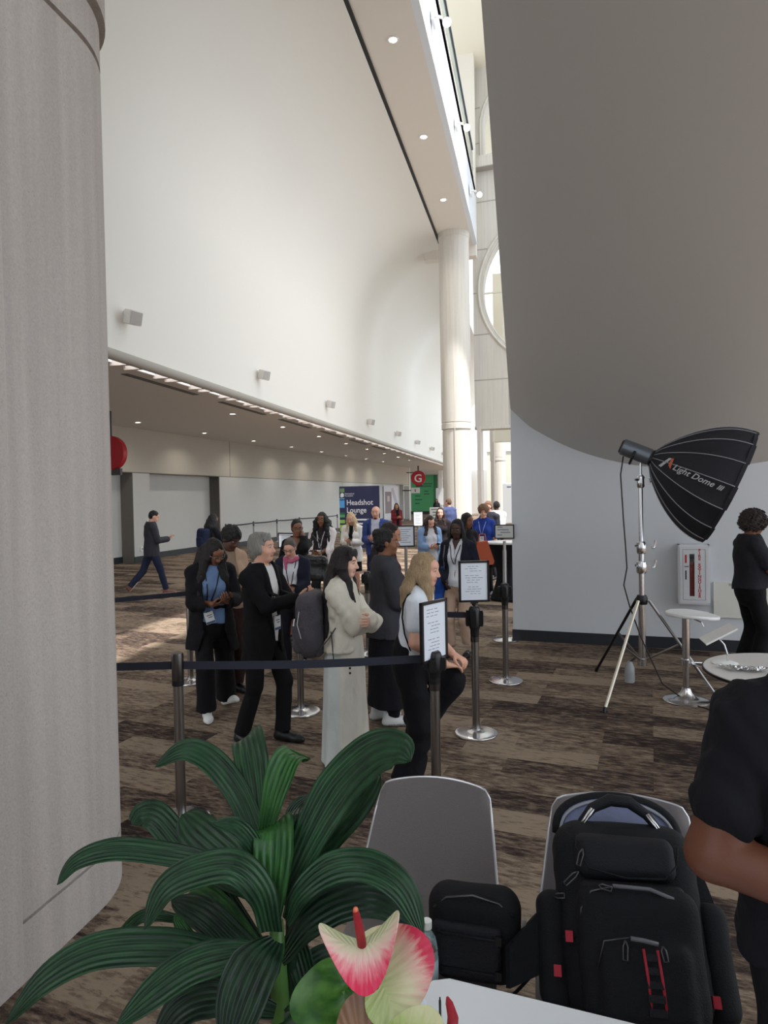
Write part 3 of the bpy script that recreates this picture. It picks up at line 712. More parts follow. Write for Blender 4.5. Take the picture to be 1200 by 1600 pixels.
    def skirt(s, rgb, z0=1.05, z1=.5, r0=.14, r1=.2, folds=9, amp=.05, name='skirt', cy=0., mat=None, flat=.8, ph=0.):
        S = s.S; z0 *= S; z1 *= S; Fd = Field()
        def f(P):
            x, y, z = P[..., 0], P[..., 1]-cy, P[..., 2]; t = np.clip((z0-z)/(z0-z1), 0, 1)
            th = np.arctan2(y, x); tt = t**.7
            R = (r0+(r1-r0)*tt)*S*(1+amp*t*np.sin(folds*th+ph+1.3*np.sin(2*th))); R = R*np.where(t < .12, .93+.6*t, 1.0)
            d = (np.sqrt(x*x+(y/flat)**2)-R)*.75
            return np.maximum(d, np.maximum(z-z0, z1-z))
        r = max(r0, r1)*1.2; Fd.fn(f, (-r, cy-r, z1-.02), (r, cy+r, z0+.02), 0)
        return mesh_obj(name, [Fd.mesh(s.vox*.8, noise=(.003, 9, s.seed))], mat or cloth(rgb), s.root)
    def shoes(s, rgb, sole=(30, 28, 28), big=1.0, which='LR', low=False):
        J, S = s.J, s.S
        for nm in which:
            a = J['an'+nm]; R = rotz(J['fy'+nm]*D2)@rotx(-J['fp'+nm]*D2); q = S*big
            o0 = a-R@np.array([0, 0, .075*S]); T = lambda p: o0+R@(np.array(p)*q)
            Fd = Field(); up = R@np.array([0, 0, 1.])
            Fd.cone(T((0, -.05, .032)), T((0, .03, .034)), .034*q, .036*q, .02); Fd.cone(T((0, .03, .032)), T((0, .13, .024)), .038*q, .041*q, .02); Fd.cone(T((0, .13, .022)), T((0, .17, .018)), .041*q, .03*q, .02)
            if not low: Fd.cone(T((0, -.03, .05)), T((0, -.035, .085)), .038*q, .036*q, .02); Fd.cone(T((0, 0, .055)), T((0, .07, .04)), .034*q, .03*q, .02)
            p0 = o0+up*.0; Fd.fn(lambda P: (p0-P)@up, (-9,)*3, (9,)*3, 0, '&')
            def mf(C): return (((C-o0)@up) < .018*q).astype(int)
            mesh_obj('shoe', [Fd.mesh(min(.009, s.vox))], [M('shoe', rgb, .45), M('sole', sole, .6)], s.root, matfn=mf)
        return s
    # ---- hair
    def hair(s, style, rgb, length=.3, front=False, noise=.004, vol=1.0, part=0., n=26, seed=0):
        J, S, R, c = s.J, s.S, s.RH, s.hc; H = Field(); T = lambda p: c+R@(np.array(p, float)*S)
        rr = random.Random(s.seed+seed); s.hairrgb = rgb
        e = lambda p, r, k=.02, op='+': H.ell(T(p), np.array(r)*S, k, R, op)
        mat = M('hair', rgb, .5, bump=.9, bscale=40, var=.4, vscale=16, stretch=(4, 4, .5), spec=.4)
        nz = (noise, 60, s.seed)
        fw = .079 if s.fem else .080
        if style in ('long', 'bun', 'short', 'bob'):
            e((0, -.020, .045), (fw, .096, .090)); 
            if style != 'short' : e((0, -.045, -.01), (fw-.004, .066, .08), .03)
            else: e((0, -.038, .0), (fw-.002, .072, .07), .03)
            # hairline: carve the face
            e((0, .125, -.035), (.082, .082, .112), 0, '-')
            if style in ('short', 'bun'): e((0, .03, -.075), (.12, .085, .07), 0, '-')
            if style == 'bun': e((0, -.085, .085), (.045, .045, .04), .02)
        if style == 'shag':
            e((0, -.022, .048), (.086, .104, .094)); e((0, -.052, -.015), (.080, .066, .092), .03); e((0, .128, -.045), (.084, .080, .112), 0, '-')
            for sx in (-1, 1): e((sx*.072, -.002, -.01), (.018, .034, .045), .015)
            for q in range(-4, 5): H.cone(T((q*.013, .045, .112)), T((q*.015+.010, .078-abs(q)*.004, .070)), .016*S, .007*S, .012)
        if style == 'fringe':
            e((0, -.018, .045), (.083, .098, .092)); e((0, -.045, -.02), (.079, .066, .09), .03)
            e((0, .14, -.075), (.082, .085, .112), 0, '-')
            for sx in (-1, 1): H.cone(T((sx*.072, .045, .05)), T((sx*.078, .045, -.05)), .014*S, .008*S, .012)
            for q in range(-5, 6): H.cone(T((q*.011, .072-abs(q)*.003, .10)), T((q*.0135, .093-abs(q)*.0055, .036)), .014*S, .009*S, .008)
        if style == 'afro':
            e((0, -.02, .05), (.118*vol, .118*vol, .105*vol), .02); e((0, -.045, -.01), (.10*vol, .09*vol, .08), .03); e((0, .165, -.05), (.095, .10, .12), 0, '-'); nz = (.015, 120, s.seed)
        if style == 'curlytop':
            e((0, -.012, .05), (.092*vol, .108*vol, .092*vol), .02); e((0, -.04, .0), (.082, .075, .07), .03); e((0, .145, -.045), (.086, .098, .115), 0, '-'); nz = (.007, 120, s.seed)
        if style in ('long', 'fringe', 'bob'):
            # locks hanging from the crown around the back and the sides
            for i in range(n):
                th = (-1+2*(i+.5)/n)*((118 if style == 'fringe' else 128) if front else 112)*D2 + rr.uniform(-.05, .05)   # 0 = straight back
                d = np.array([math.sin(th), -math.cos(th), 0.])
                a = T((d[0]*.062, d[1]*.075-.012, .045)); b = T((d[0]*.083*vol, d[1]*.09*vol-.012, -.035))
                L = length*S*rr.uniform(.82, 1.04); wob = .012*(vol if noise > .005 else .6)
                base = np.array([J['neck'][0], J['neck'][1], 0])
                dl = R@d; dl[2] = 0; dl = _n(dl)
                if front and abs(th) > 75*D2: dl = _n(s.LR@np.array([math.copysign(.62, th), .62, 0])); off = .135
                else: off = .118 if abs(th) < 60*D2 else .13
                z0 = b[2]; p1 = base+dl*(.105*S*vol); p1[2] = z0-min(.5*L, .12*S)
                if style == 'bob': off = .10
                pts = [a, b, p1]; zt = z0-L
                if L > .15:
                    p2 = base+dl*off*S*vol; p2[2] = J['neck'][2]-.10*S; 
                    if p2[2] > zt+.02: pts.append(p2)
                    else: p2 = pts[-1]
                    p3 = base+dl*(off+.02)*S*vol+np.array([rr.uniform(-wob, wob), rr.uniform(-wob, wob), 0]); p3[2] = zt; pts.append(p3)
                rad = [.020, .024*vol, .023*vol, .021*vol, .010]
                for j in range(len(pts)-1): H.cone(pts[j], pts[j+1], rad[j]*S, (rad[j+1] if j < len(pts)-2 else .009)*S, .018)
        if style == 'braids':
            e((0, -.018, .045), (.079, .094, .088)); e((0, .125, -.035), (.082, .082, .112), 0, '-')
            for i in range(n):
                th = (-1+2*(i+.5)/n)*125*D2; d = np.array([math.sin(th), -math.cos(th), 0.]); dl = R@d; dl[2] = 0; dl = _n(dl)
                a = T((d[0]*.07, d[1]*.08-.012, .05)); b = T((d[0]*.088, d[1]*.095-.012, -.05)); b2 = b+dl*.03*S; b2[2] -= .12*S; b3 = b2+dl*.01; b3[2] -= (length-.12)*S
                H.cone(a, b, .012*S, .013*S, .004); H.cone(b, b2, .013*S, .012*S, .003); H.cone(b2, b3, .012*S, .009*S, .003)
        hv = max(.0055, s.vox*.55)
        s.o_hair = mesh_obj('hair', [H.mesh(hv, noise=nz)], mat, s.root); return s
    # ---- worn accessories
    def front(s, x, z, back=False):
        """y of the outermost garment at local (x,z)"""
        S = s.S; ys = np.arange(.45, -.2, -.004) if not back else np.arange(-.45, .2, .004)
        P = np.stack([np.full_like(ys, x*S), ys, np.full_like(ys, z*S)], -1); best = -.2 if not back else .2
        for Fd in s.F.values():
            d = Fd.at(P); h = np.where(d < 0)[0]
            if len(h): best = max(best, ys[h[0]]) if not back else min(best, ys[h[0]])
        return best
    def lanyard(s, rgb=(20, 20, 24), zb=1.10, card=(236, 238, 240), foot=(70, 90, 130), x=0., w=.086, tilt=0.):
        S = s.S; pl, pr = [], []
        for z in np.linspace(1.43, zb+.09, 9):
            t = (z-zb-.09)/(1.43-zb-.09)
            for sd, L in ((-1, pl), (1, pr)):
                xx = x*(1-t)+sd*(.008+.062*t); L.append((xx*S, s.front(xx, z)+.006, z*S))
        top = [(p[0]*.95, p[1]-.09*S, p[2]+.05*S) for p in (pl[0], pr[0])]
        m = MB(); m.tube([top[0]]+pl, .0055, 6, flat=.35); m.tube([top[1]]+pr, .0055, 6, flat=.35)
        o = m.build('lanyard', M('lanyard', rgb, .6), s.root)
        y = max(s.front(x, zb), s.front(x, zb-.06))+.016; m = MB(); hw = w/2*S; hh = .058*S
        R = Matrix.Rotation(tilt*D2, 3, 'Y'); m.box((-hw, -.0015, -hh), (hw, .0015, hh), 0, R, (x*S, y, (zb)*S))
        m.box((-hw*.96, .0016, -hh*.97), (hw*.96, .0022, -hh*.62), 1, R, (x*S, y, zb*S))
        for k in range(2): m.box((-hw*.7, .0016, hh*(.35-.35*k)), (hw*(.5-.3*k), .0022, hh*(.47-.35*k)), 2, R, (x*S, y, zb*S))
        m.box((-hw*.5, -.002, hh*.98), (hw*.5, .003, hh*1.12), 3, R, (x*S, y, zb*S))
        b = m.build('badge', [M('badge card', card, .4), M('badge band', foot, .5), M('badge print', (70, 72, 80), .6), M('badge clip', (24, 24, 26), .5)], o)
        b['label'] = 'white name badge'; return s
    def glasses(s, rgb=(30, 26, 24)):
        S, R, c = s.S, s.RH, s.hc; T = lambda p: c+R@(np.array(p, float)*S); m = MB()
        for sx in (-1, 1):
            m.tube([T((sx*.031+.021*math.cos(a), .101, .010+.017*math.sin(a))) for a in np.linspace(0, 2*math.pi, 17)], .0018, 5)
            m.tube([T((sx*.053, .100, .014)), T((sx*.080, .06, .014)), T((sx*.082, -.01, .008))], .0018, 5)
        m.tube([T((-.010, .102, .014)), T((.010, .102, .014))], .0018, 5)
        m.build('glasses', M('spectacle frame', rgb, .3, .6), s.root); return s
    def world(s, p): return s.root.matrix_basis @ Vector(p) if False else Matrix.Rotation((s.face-90)*D2, 4, 'Z') @ Vector(p) + s.root.location
    def phone(s, nm='R', label='', rgb=(18, 18, 22), off=None, tilt=None, group=None, both=False):
        """a phone lying in the hand, its own thing"""
        J, S = s.J, s.S; w = np.array(J['wr'+nm]); d = _n(J['hd'+nm]); n = _n(J['pn'+nm]-d*(J['pn'+nm]@d)); t = np.cross(d, n)
        c = w+d*.095*S+n*.026*S
        if both: c = (np.array(J['wrL'])+np.array(J['wrR']))/2+d*.09*S+n*.028*S
        Rm = Matrix((tuple(t), tuple(d), tuple(n))).transposed()
        m = rbox((-.037, -.075, -.0045), (.037, .075, .0045), .004, 2)
        r = thing('phone', label, 'phone', s.world(c), 0, group)
        r.rotation_euler = (Matrix.Rotation((s.face-90)*D2, 3, 'Z') @ Rm).to_euler()
        m.build('case', M('phone case', rgb, .35), r, smooth=True, auto=40)
        MB().box((-.033, -.070, .0046), (.033, .070, .0052)).build('screen', M('phone glass', (22, 26, 34), .08), r); return r
    def strap(s, pts, w=.018, rgb=(24, 24, 28), name='strap', thick=.35):
        m = MB(); m.tube([np.array(p)*s.S for p in pts], w, 8, flat=thick); return m.build(name, cloth(rgb), s.root, smooth=True)
PHONE = lambda z=1.16, y=.30, sep=.05: dict(R=dict(w=(sep, y, z), d=(-.35, .75, .35), n=(-.2, -.3, 1), curl=(30, 40, 30)), L=dict(w=(-sep, y, z), d=(.35, .75, .35), n=(.2, -.3, 1), curl=(30, 40, 30)))
# ================================================================== THINGS
CHROME = M('polished chrome', (215, 215, 218), .2, 1.0)
STEEL = M('brushed steel', (150, 146, 144), .28, 1.0)
DSTEEL = M('dark steel', (96, 92, 92), .3, 1.0)
BLKP = M('black plastic', (20, 20, 23), .4)
BLKM = M('black metal', (24, 24, 26), .35, .3)
BELT = M('navy black webbing', (38, 41, 56), .8, bump=.2, bscale=200)
PAPER = M('white paper', (232, 238, 248), .6)
INK = M('grey print', (120, 124, 132), .7)
WPL = M('white plastic', (236, 236, 234), .35)

# ---- queue stanchions
def stanchion(x, y, label, kind='steel', belts=(), sign=None, htop=1.03, tilt=(0, 0), group=None, br=.175, belt_z=.955):
    r = thing('belt_stanchion', label, 'stanchion', (x, y, 0), 0, group)
    MB().lathe([(0, 0), (br-.003, 0), (br, .006), (br, .016), (br-.002, .019), (br-.008, .0215), (br*.85, .0235), (br*.7, .0255), (br*.5, .028), (br*.3, .031), (.045, .035), (.034, .04), (.033, .05), (0, .05)], 72).build('base', CHROME, r, smooth=True, auto=35)
    MB().lathe([(.03, .04), (.03, .84), (0, .84)], 24).build('pole', STEEL, r, smooth=True, auto=40)
    if kind == 'steel':
        h = MB().lathe([(0, .86), (.034, .86), (.036, .875), (.036, htop-.012), (.033, htop), (0, htop)], 28).build('head', DSTEEL, r, smooth=True, auto=40)
        MB().lathe([(.0, .835), (.035, .835), (.036, .84), (.036, .868), (0, .868)], 28).build('collar', BLKP, h, smooth=True, auto=40)
    else:
        m = MB().lathe([(0, .80), (.033, .80), (.036, .83), (.036, .86), (.044, .875), (.046, .90), (.046, htop-.03), (.04, htop-.01), (.03, htop), (0, htop)], 24)
        for k in range(4):
            a = k*math.pi/2; m.box((-.016, .038, .885), (.016, .068, htop-.035), 0, Rz(a))
            m.box((-.02, .064, .90), (.02, .072, htop-.05), 0, Rz(a))
        h = m.build('head', BLKP, r, smooth=True, auto=30)
        MB().lathe([(.0, .76), (.034, .76), (.035, .80), (0, .80)], 24).build('collar', DSTEEL, h, smooth=True, auto=40)
    for bx, by in belts:
        v = Vector((bx-x, by-y, 0)); L = v.length; d = v.normalized(); n = Vector((-d.y, d.x, 0)); P = []
        for i in range(17):
            t = .035+(L-.07)*i/16; sag = -.018*math.sin(math.pi*i/16)*min(1, L/2); w = .024
            tw = .25*math.sin(math.pi*i/16)
            P.append([(d.x*t+n.x*q*tw*.02, d.y*t+n.y*q*tw*.02, belt_z+sag+q*w) for q in (-1, 0, 1)])
        MB().grid(P, thick=.003).build('belt', BELT, r, smooth=True, auto=50)
    if sign:
        yaw, zc, w, hh = sign['yaw']*D2, sign['z'], sign.get('w', .25), sign.get('h', .34)
        Rm = Rz(yaw); m = MB(); fw = .017
        for a, b in (((-w/2, -.011, -hh/2), (w/2, .011, -hh/2+fw)), ((-w/2, -.011, hh/2-fw), (w/2, .011, hh/2)), ((-w/2, -.011, -hh/2), (-w/2+fw, .011, hh/2)), ((w/2-fw, -.011, -hh/2), (w/2, .011, hh/2))):
            m.box(a, b, 0, Rm, (0, 0, zc))
        m.tube([(0, 0, htop-.01), (0, 0, zc-hh/2+.005)], .011, 10); m.box((-.03, -.014, -hh/2-.012), (.03, .014, -hh/2), 0, Rm, (0, 0, zc))
        f = m.build('sign_frame', BLKM, r)
        m = MB().box((-w/2+.008, -.004, -hh/2+.008), (w/2-.008, .004, hh/2-.008), 0, Rm, (0, 0, zc)); rr = random.Random(int(x*100)); k = 0
        for i in range(sign.get('n', 13)):
            z = hh*.36-i*hh*.055; 
            if i in (3, 8): continue
            a = rr.uniform(.1, .3); b = rr.uniform(.12, .33)
            for seg in range(3):
                u0 = -w*a+seg*(w*(a+b))/3; m.box((u0, -.0048, z), (u0+w*(a+b)/3*rr.uniform(.6, .9), -.0040, z+.0035), 1, Rm, (0, 0, zc))
        m.build('paper', [PAPER, INK], f)
    return r
SA = (-2.12, 3.61); SB = (-.62, 4.02); S3 = (-.50, 5.41); S4 = (-2.11, 5.69); S5 = (-2.05, 7.96); S6 = (-.33, 7.0); S7 = (-.42, 9.0); S8 = (-3.63, 6.44)
stanchion(*SA, 'steel belt stanchion nearest the concrete column, behind the plant', 'steel', [SB, (-3.9, 3.35)])
stanchion(*SB, 'front belt stanchion holding a black framed sign turned edge-on beside the seated blonde woman', 'black', sign=dict(yaw=62, z=1.125, w=.26, h=.37), htop=1.0)
stanchion(*S3, 'belt stanchion holding a black framed sign facing the viewer, open carpet around its base', 'black', [(-1.15, 5.48)], sign=dict(yaw=16, z=1.25, w=.25, h=.335), htop=1.05, belt_z=.975)
stanchion(*S4, 'steel belt stanchion between the grey-haired man and the grey backpack', 'steel')
stanchion(*S5, 'dark belt stanchion standing behind the woman in cream', 'black', [(-1.3, 7.3)], belt_z=.93)
stanchion(*S6, 'belt stanchion on open carpet left of the white wall corner, second from that wall', 'black', belt_z=.95)
stanchion(*S8, 'steel belt stanchion behind the woman in the black cardigan, its belt running left', 'steel', [(-6.3, 4.3)])
r = thing('sign_stand', 'chrome sign stand with a small grey notice right at the white wall corner', 'sign stand', (*S7, 0))
MB().lathe([(0, 0), (.175, 0), (.178, .01), (.17, .02), (.05, .036), (.03, .04), (0, .04)], 40).build('base', CHROME, r, smooth=True, auto=35)
MB().lathe([(0, .03), (.028, .03), (.028, 1.2), (.02, 1.22), (.02, 1.33), (0, 1.33)], 20).build('pole', STEEL, r, smooth=True, auto=40)
m = MB().box((-.13, -.01, 1.36), (.13, .01, 1.55)); f = m.build('sign_frame', BLKM, r); m = MB().box((-.115, -.013, 1.375), (.115, -.0105, 1.535))
for i, (a, b) in enumerate(((-.09, -.02), (-.09, .06), (-.05, .08), (-.09, -.03))): m.box((a, -.0145, 1.51-i*.035), (b, -.0131, 1.522-i*.035), 1)
m.build('paper', [M('grey paper', (205, 203, 200), .6), INK], f)
# far fence against the left wall
fp = [(-11.46, 23.2), (-11.4, 25.6), (-11.38, 28.1), (-11.15, 30.4), (-10.7, 35.2)]
FL = ['far wall fence stanchion at its left end beside the alcove', 'far wall fence stanchion, second from the alcove', 'far wall fence stanchion, middle of the five', 'far wall fence stanchion above the woman touching her ear', 'far wall fence stanchion nearest the navy banner']
for i, q in enumerate(fp): stanchion(*q, FL[i], 'steel', [fp[i+1]] if i < 4 else [], group='stanchions along the far grey wall')
gp = [(-10.9, 26.5), (-10.7, 30.5), (-10.3, 35)]
GL = ['stanchion of the front fence row, behind the curly head of the tan jacket', 'stanchion of the front fence row, in its middle', 'stanchion of the front fence row, next to the banner']
# framed signs on slim stands among the crowd
def sign_stand(x, y, zc, yaw, label, w=.25, h=.34):
    r = thing('sign_stand', label, 'sign stand', (x, y, 0), yaw*D2)
    MB().lathe([(0, 0), (.16, 0), (.165, .01), (.05, .03), (.02, .034), (0, .034)], 32).build('base', CHROME, r, smooth=True, auto=35)
    MB().lathe([(0, .03), (.026, .03), (.026, zc-h/2), (0, zc-h/2)], 16).build('pole', STEEL, r, smooth=True, auto=40)
    m = MB(); fw = .02
    for a, b in (((-w/2, -.012, zc-h/2), (w/2, .012, zc-h/2+fw)), ((-w/2, -.012, zc+h/2-fw), (w/2, .012, zc+h/2)), ((-w/2, -.012, zc-h/2), (-w/2+fw, .012, zc+h/2)), ((w/2-fw, -.012, zc-h/2), (w/2, .012, zc+h/2))): m.box(a, b)
    f = m.build('sign_frame', BLKM, r); m = MB().box((-w/2+.01, -.005, zc-h/2+.01), (w/2-.01, .005, zc+h/2-.01))
    for i in range(7): m.box((-w*.3, -.007, zc+h*.3-i*h*.1), (w*(.28-.1*(i % 3)), -.0055, zc+h*.3-i*h*.1+.008), 1)
    m.build('paper', [PAPER, INK], f)
sign_stand(-2.15, 11.0, 1.28, 15, 'black framed sign with white paper just right of the dark updo', .3, .36)
sign_stand(-3.16, 18, 1.33, 10, 'distant black framed sign left of the woman in the light blue cardigan', .28, .42)
sign_stand(-4.75, 12.2, 1.13, -20, 'black framed sign behind the woman with the pink scarf', .42, .3)

# ---- drape-covered cocktail table by the wall corner
r = thing('cocktail_table', 'high cocktail table in a black stretch cover with white top by the wall corner', 'table', (-.56, 12.45, 0))
Fd = Field(); 
def drp(P):
    z = P[..., 2]; t = np.clip(z/1.05, 0, 1); R = .16+.20*(np.abs(t-.45)/.55)**1.6+.02*np.sin(np.arctan2(P[..., 1], P[..., 0])*4)*(1-t)
    return np.maximum((np.sqrt(P[..., 0]**2+P[..., 1]**2)-R)*.7, np.maximum(z-1.05, .02-z))
Fd.fn(drp, (-.42, -.42, 0), (.42, .42, 1.08)); mesh_obj('table_cover', [Fd.mesh(.015)], cloth((22, 22, 26)), r)
MB().lathe([(0, 1.05), (.37, 1.05), (.375, 1.06), (.37, 1.085), (0, 1.085)], 40).build('table_top', WPL, r, smooth=True, auto=40)

# ---- round alphabet signs hanging from the soffit
def round_sign(x, y, z, rad, yaw, label, letter=None):
    r = thing('round_sign', label, 'sign', (x, y, z), yaw*D2); RED = M('sign red', (176, 30, 40), .4)
    X = Matrix.Rotation(math.pi/2, 3, 'X')
    MB().lathe([(0, -.09), (rad*.96, -.09), (rad, -.075), (rad, .075), (rad*.96, .09), (0, .09)], 48, mi=0, R=X).build('disc', RED, r, smooth=True, auto=30)
    m = MB(); m.box((-.9, -.03, rad*.7), (0, .03, rad*.82)).box((-.05, -.02, rad*.9), (.05, .02, 4.25-z)); m.box((-.2, -.05, -rad-.12), (.3, .05, -rad+.05)); m.build('bracket', M('dark bracket', (70, 64, 66), .5), r)
    if letter: text(letter, rad*1.5, M('white vinyl', (240, 236, 236), .5), r, 'letter', (-.01, -.095, -rad*.54), (math.pi/2, 0, 0), .004, 'CENTER', bold=.012)
round_sign(-10.55, 15, 3.18, .44, 0, 'large plain red disc sign half hidden by the concrete column')
round_sign(-8.72, 50, 3.32, .56, 8, 'round red sign with a white letter G hanging at the far end', 'G')
r = thing('restroom_sign', 'small white pictogram sign below the round red G sign', 'sign', (-9.0, 50.2, 2.38)); MB().box((-.32, -.03, -.2), (.34, .03, .22)).build('panel', WPL, r)
m = MB().box((-.035, -.035, -.11), (.035, -.031, .05)).lathe([(0, -.004), (.035, -.004), (.035, 0), (0, 0)], 12, (0, -.031, .085), R=Matrix.Rotation(math.pi/2, 3, 'X')); m.build('pictogram', BLKP, r)
MB().box((-1.0, -.02, -.02), (-.32, .02, .05)).box((-1.0, -.02, -.02), (-.95, 2.58, .05)).build('bracket', BLKM, r)

# ---- navy banner "Headshot Lounge"
BY = 24.0; bx0, bx1, bz1 = -7.20, -5.66, 2.36
r = thing('event_banner', 'tall navy banner reading Headshot Lounge with coloured squares down its left edge', 'banner', (bx0, BY, 0), -.0)
MB().box((0, 0, .05), (1.54, .05, bz1)).build('panel', M('banner navy', (44, 48, 84), .6), r)
MB().box((.1, -.25, 0), (.25, .3, .05)).box((1.3, -.25, 0), (1.45, .3, .05)).build('foot', BLKM, r)
WH = M('banner white', (236, 238, 244), .6)
sq = [((118, 150, 104), .03, 2.14, .17, .15), ((60, 92, 60), .0, 1.98, .2, .07), ((120, 180, 225), 0, 1.88, .20, .04), ((92, 172, 232), 0, 1.56, .20, .28), ((54, 112, 84), 0, 1.33, .2, .05), ((92, 170, 110), 0, 1.20, .20, .11), ((148, 196, 92), 0, .98, .2, .13), ((160, 196, 70), 0, .68, .2, .24), ((104, 160, 70), 0, .42, .2, .2)]
for c, x0, z0, w, h in sq: MB().box((x0, -.004, z0), (x0+w, 0, z0+h)).build('coloured_square', M('banner square', c, .6), r)
text('Headshot\nLounge', .285, WH, r, 'headline', (.27, -.004, 1.66), (math.pi/2, 0, 0), .002, bold=.002, sx=.92)
text('International\nFoundation', .078, WH, r, 'logo_text', (.215, -.004, 2.06), (math.pi/2, 0, 0), .002, sx=.9)
MB().prism([(.04, 1.97), (.08, 1.95), (.17, 1.97), (.18, 2.08), (.12, 2.12), (.05, 2.09)], 1, -.005, 0).build('logo_mark', WH, r)
text('#IFEBP', .13, WH, r, 'hashtag', (.28, -.004, 1.25), (math.pi/2, 0, 0), .002)
m = MB()
for z, ws in ((1.08, ((.28, .36), (.42, 1.05), (1.08, 1.42))), (.93, ((.28, .36), (.42, .9)))):
    for a, b in ws: m.box((a, -.004, z), (b, 0, z+.06))
m.build('small_print', WH, r)
# poster on the far left wall, green wall graphic, podium, monitor
p0 = Vector(wl(29.6, .03, 1.15)); p1 = Vector(wl(33.4, .03, 2.55)); ang = math.atan2(wdir.y, wdir.x)
r = thing('wall_poster', 'grey and pale mauve poster on the far wall behind the woman in red', 'poster', (p0.x, p0.y, 0), ang)
MB().box((0, -.05, .3), (3.8, -.02, 2.72)).build('backing', M('pale poster', (208, 208, 214), .6), r)
m = MB().box((.3, -.06, .75), (1.9, -.05, 2.3)); m.build('dark_field', M('poster mauve grey', (130, 118, 122), .6), r)
MB().box((.8, -.065, 1.6), (1.4, -.06, 2.0)).build('pale_block', M('poster pink', (196, 170, 174), .6), r)
MB().prism([(1.9, 2.5), (3.6, .6), (3.6, 1.4), (2.4, 2.6)], 1, -.062, -.05).build('pale_streak', M('poster lilac', (176, 172, 186), .6), r)
r = thing('wall_graphic', 'large green graphic panel covering the far end wall', 'graphic', (-13.2, 71.1, 0))
MB().box((0, 0, .25), (2.45, .1, 4.2)).build('green_panel', GREEN, r); MB().box((2.45, -.02, .25), (2.85, .1, 4.2)).build('dark_green_edge', M('dark green', (44, 104, 70), .7), r)
m = MB()
for a, b, z in ((1.3, 2.3, 3.2), (1.2, 2.2, 2.95), (.4, 1.0, 1.9), (.4, 1.2, 1.5), (.4, .9, 1.1), (1.4, 1.9, 2.4), (1.4, 2.0, 2.1)): m.box((a, -.01, z), (b, 0, z+.12))
m.build('lettering', M('graphic lettering', (38, 96, 66), .7), r); MB().box((-.2, -.02, 0), (2.9, .0, .3)).build('plinth', BLKM, r)
r = thing('reception_podium', 'white podium with printed front at the far end of the lane', 'podium', (-7.1, 45, 0)); MB().box((0, 0, 0), (1.0, .6, 1.15)).build('body', WPL, r)
m = MB().box((.1, -.01, 1.0), (.5, 0, 1.06)).box((.2, -.01, .8), (.8, 0, .86)).box((.2, -.01, .6), (.7, 0, .66)).box((.2, -.01, .4), (.5, 0, .46)); m.build('print', M('print', (90, 110, 90), .6), r)
r = thing('display_board', 'pale grey display board on legs behind the podium', 'display board', (-6.8, 46, 0)); MB().box((0, 0, 1.3), (.85, .06, 2.48)).build('panel', M('board', (196, 196, 198), .5), r); MB().box((.1, .01, 0), (.14, .05, 1.3)).box((.7, .01, 0), (.74, .05, 1.3)).build('leg', BLKM, r)
r = thing('roll_up_banner', 'tall white roll-up banner partly hidden by the white wall corner', 'banner', (-1.2, 25, 0)); MB().box((0, 0, .9), (.95, .03, 2.34)).build('panel', M('bright banner', (240, 243, 246), .6), r)
MB().box((.15, -.005, 2.2), (.3, 0, 2.25)).box((.36, -.005, 2.2), (.5, 0, 2.25)).build('logo_mark', INK, r); MB().box((.05, -.08, 0), (.9, .1, .06)).box((.45, .03, .05), (.48, .05, 2.3)).build('stand', BLKM, r)
# little wall fittings
def wfit(name, s_, z, w, h, mat, label, cat, o=0.0, d=.04):
    p = wl(s_, o, z); r = thing(name, label, cat, p, ang); MB().box((-w/2, -d, -h/2), (w/2, 0, h/2)).build('plate', mat, r); return r
r = wfit('room_sign', 3.32, 1.15, .17, .34, M('pale blue plate', (208, 216, 226), .4), 'pale room sign plate on the wall end left of the walking man', 'sign')
MB().box((-.05, -.045, -.02), (.05, -.04, .09)).build('pictogram', M('blue print', (90, 120, 170), .5), r)
r = wfit('wall_outlet', 2.95, .42, .12, .14, WPL, 'small white wall outlet low on the wall left of the walking man', 'outlet')
MB().box((-.02, -.043, -.04), (.02, -.04, .04)).build('socket', INK, r)
r = thing('wall_bracket_shelf', 'small dark shelf with a card reader in the left alcove', 'shelf', wl(1.2, -1.18, 1.0), ang)
MB().box((-.3, -.3, 0), (.3, 0, .06)).build('shelf_plate', BLKM, r); MB().box((-.05, -.28, .06), (.2, -.1, .14)).build('card_reader', M('grey plastic', (190, 190, 192), .5), r)

# ---- recessed downlights (real lamps) and slot diffusers in the soffit
LAMP = M('downlight lens', (255, 244, 226), .4, emit=9)
proto = None
def downlight(x, y, z, label, group, rad=.085, power=6, src=None):
    if src is None:
        r = thing('downlight', label, 'ceiling light', (x, y, z), 0, group)
        MB().lathe([(rad*.8, 0), (rad*1.25, 0), (rad*1.28, -.008), (rad*1.2, -.014), (rad*.86, -.012), (rad*.8, 0)], 24).build('trim_ring', WPL, r, smooth=True, auto=40)
        MB().lathe([(0, -.002), (rad*.82, -.002), (rad*.82, 0), (0, 0)], 24).build('lens', LAMP, r)
        ld = bpy.data.lights.new('downlight_lamp', 'AREA'); ld.shape = 'DISK'; ld.size = rad*1.5; ld.energy = power; ld.color = (1, .93, .83); ld.spread = 2.4
        lo = bpy.data.objects.new('lamp', ld); SC.collection.objects.link(lo); lo.parent = r; lo.location = (0, 0, -.02)
    else:
        r = copy_tree(src); r.location = (x, y, z); r['label'] = label
    return r
src = None; words = ['nearest', 'second', 'third', 'fourth', 'fifth', 'sixth', 'seventh', 'eighth']
for i in range(8):
    y = 17.4+3.58*i; o = downlight(-11.3+.045*(y-17.4)/1.0*1.4, y, 4.25, f'lit recessed downlight in the soffit row along the wall, {words[i]} from the viewer', 'downlights along the grey wall', src=src); src = src or o
src2 = None
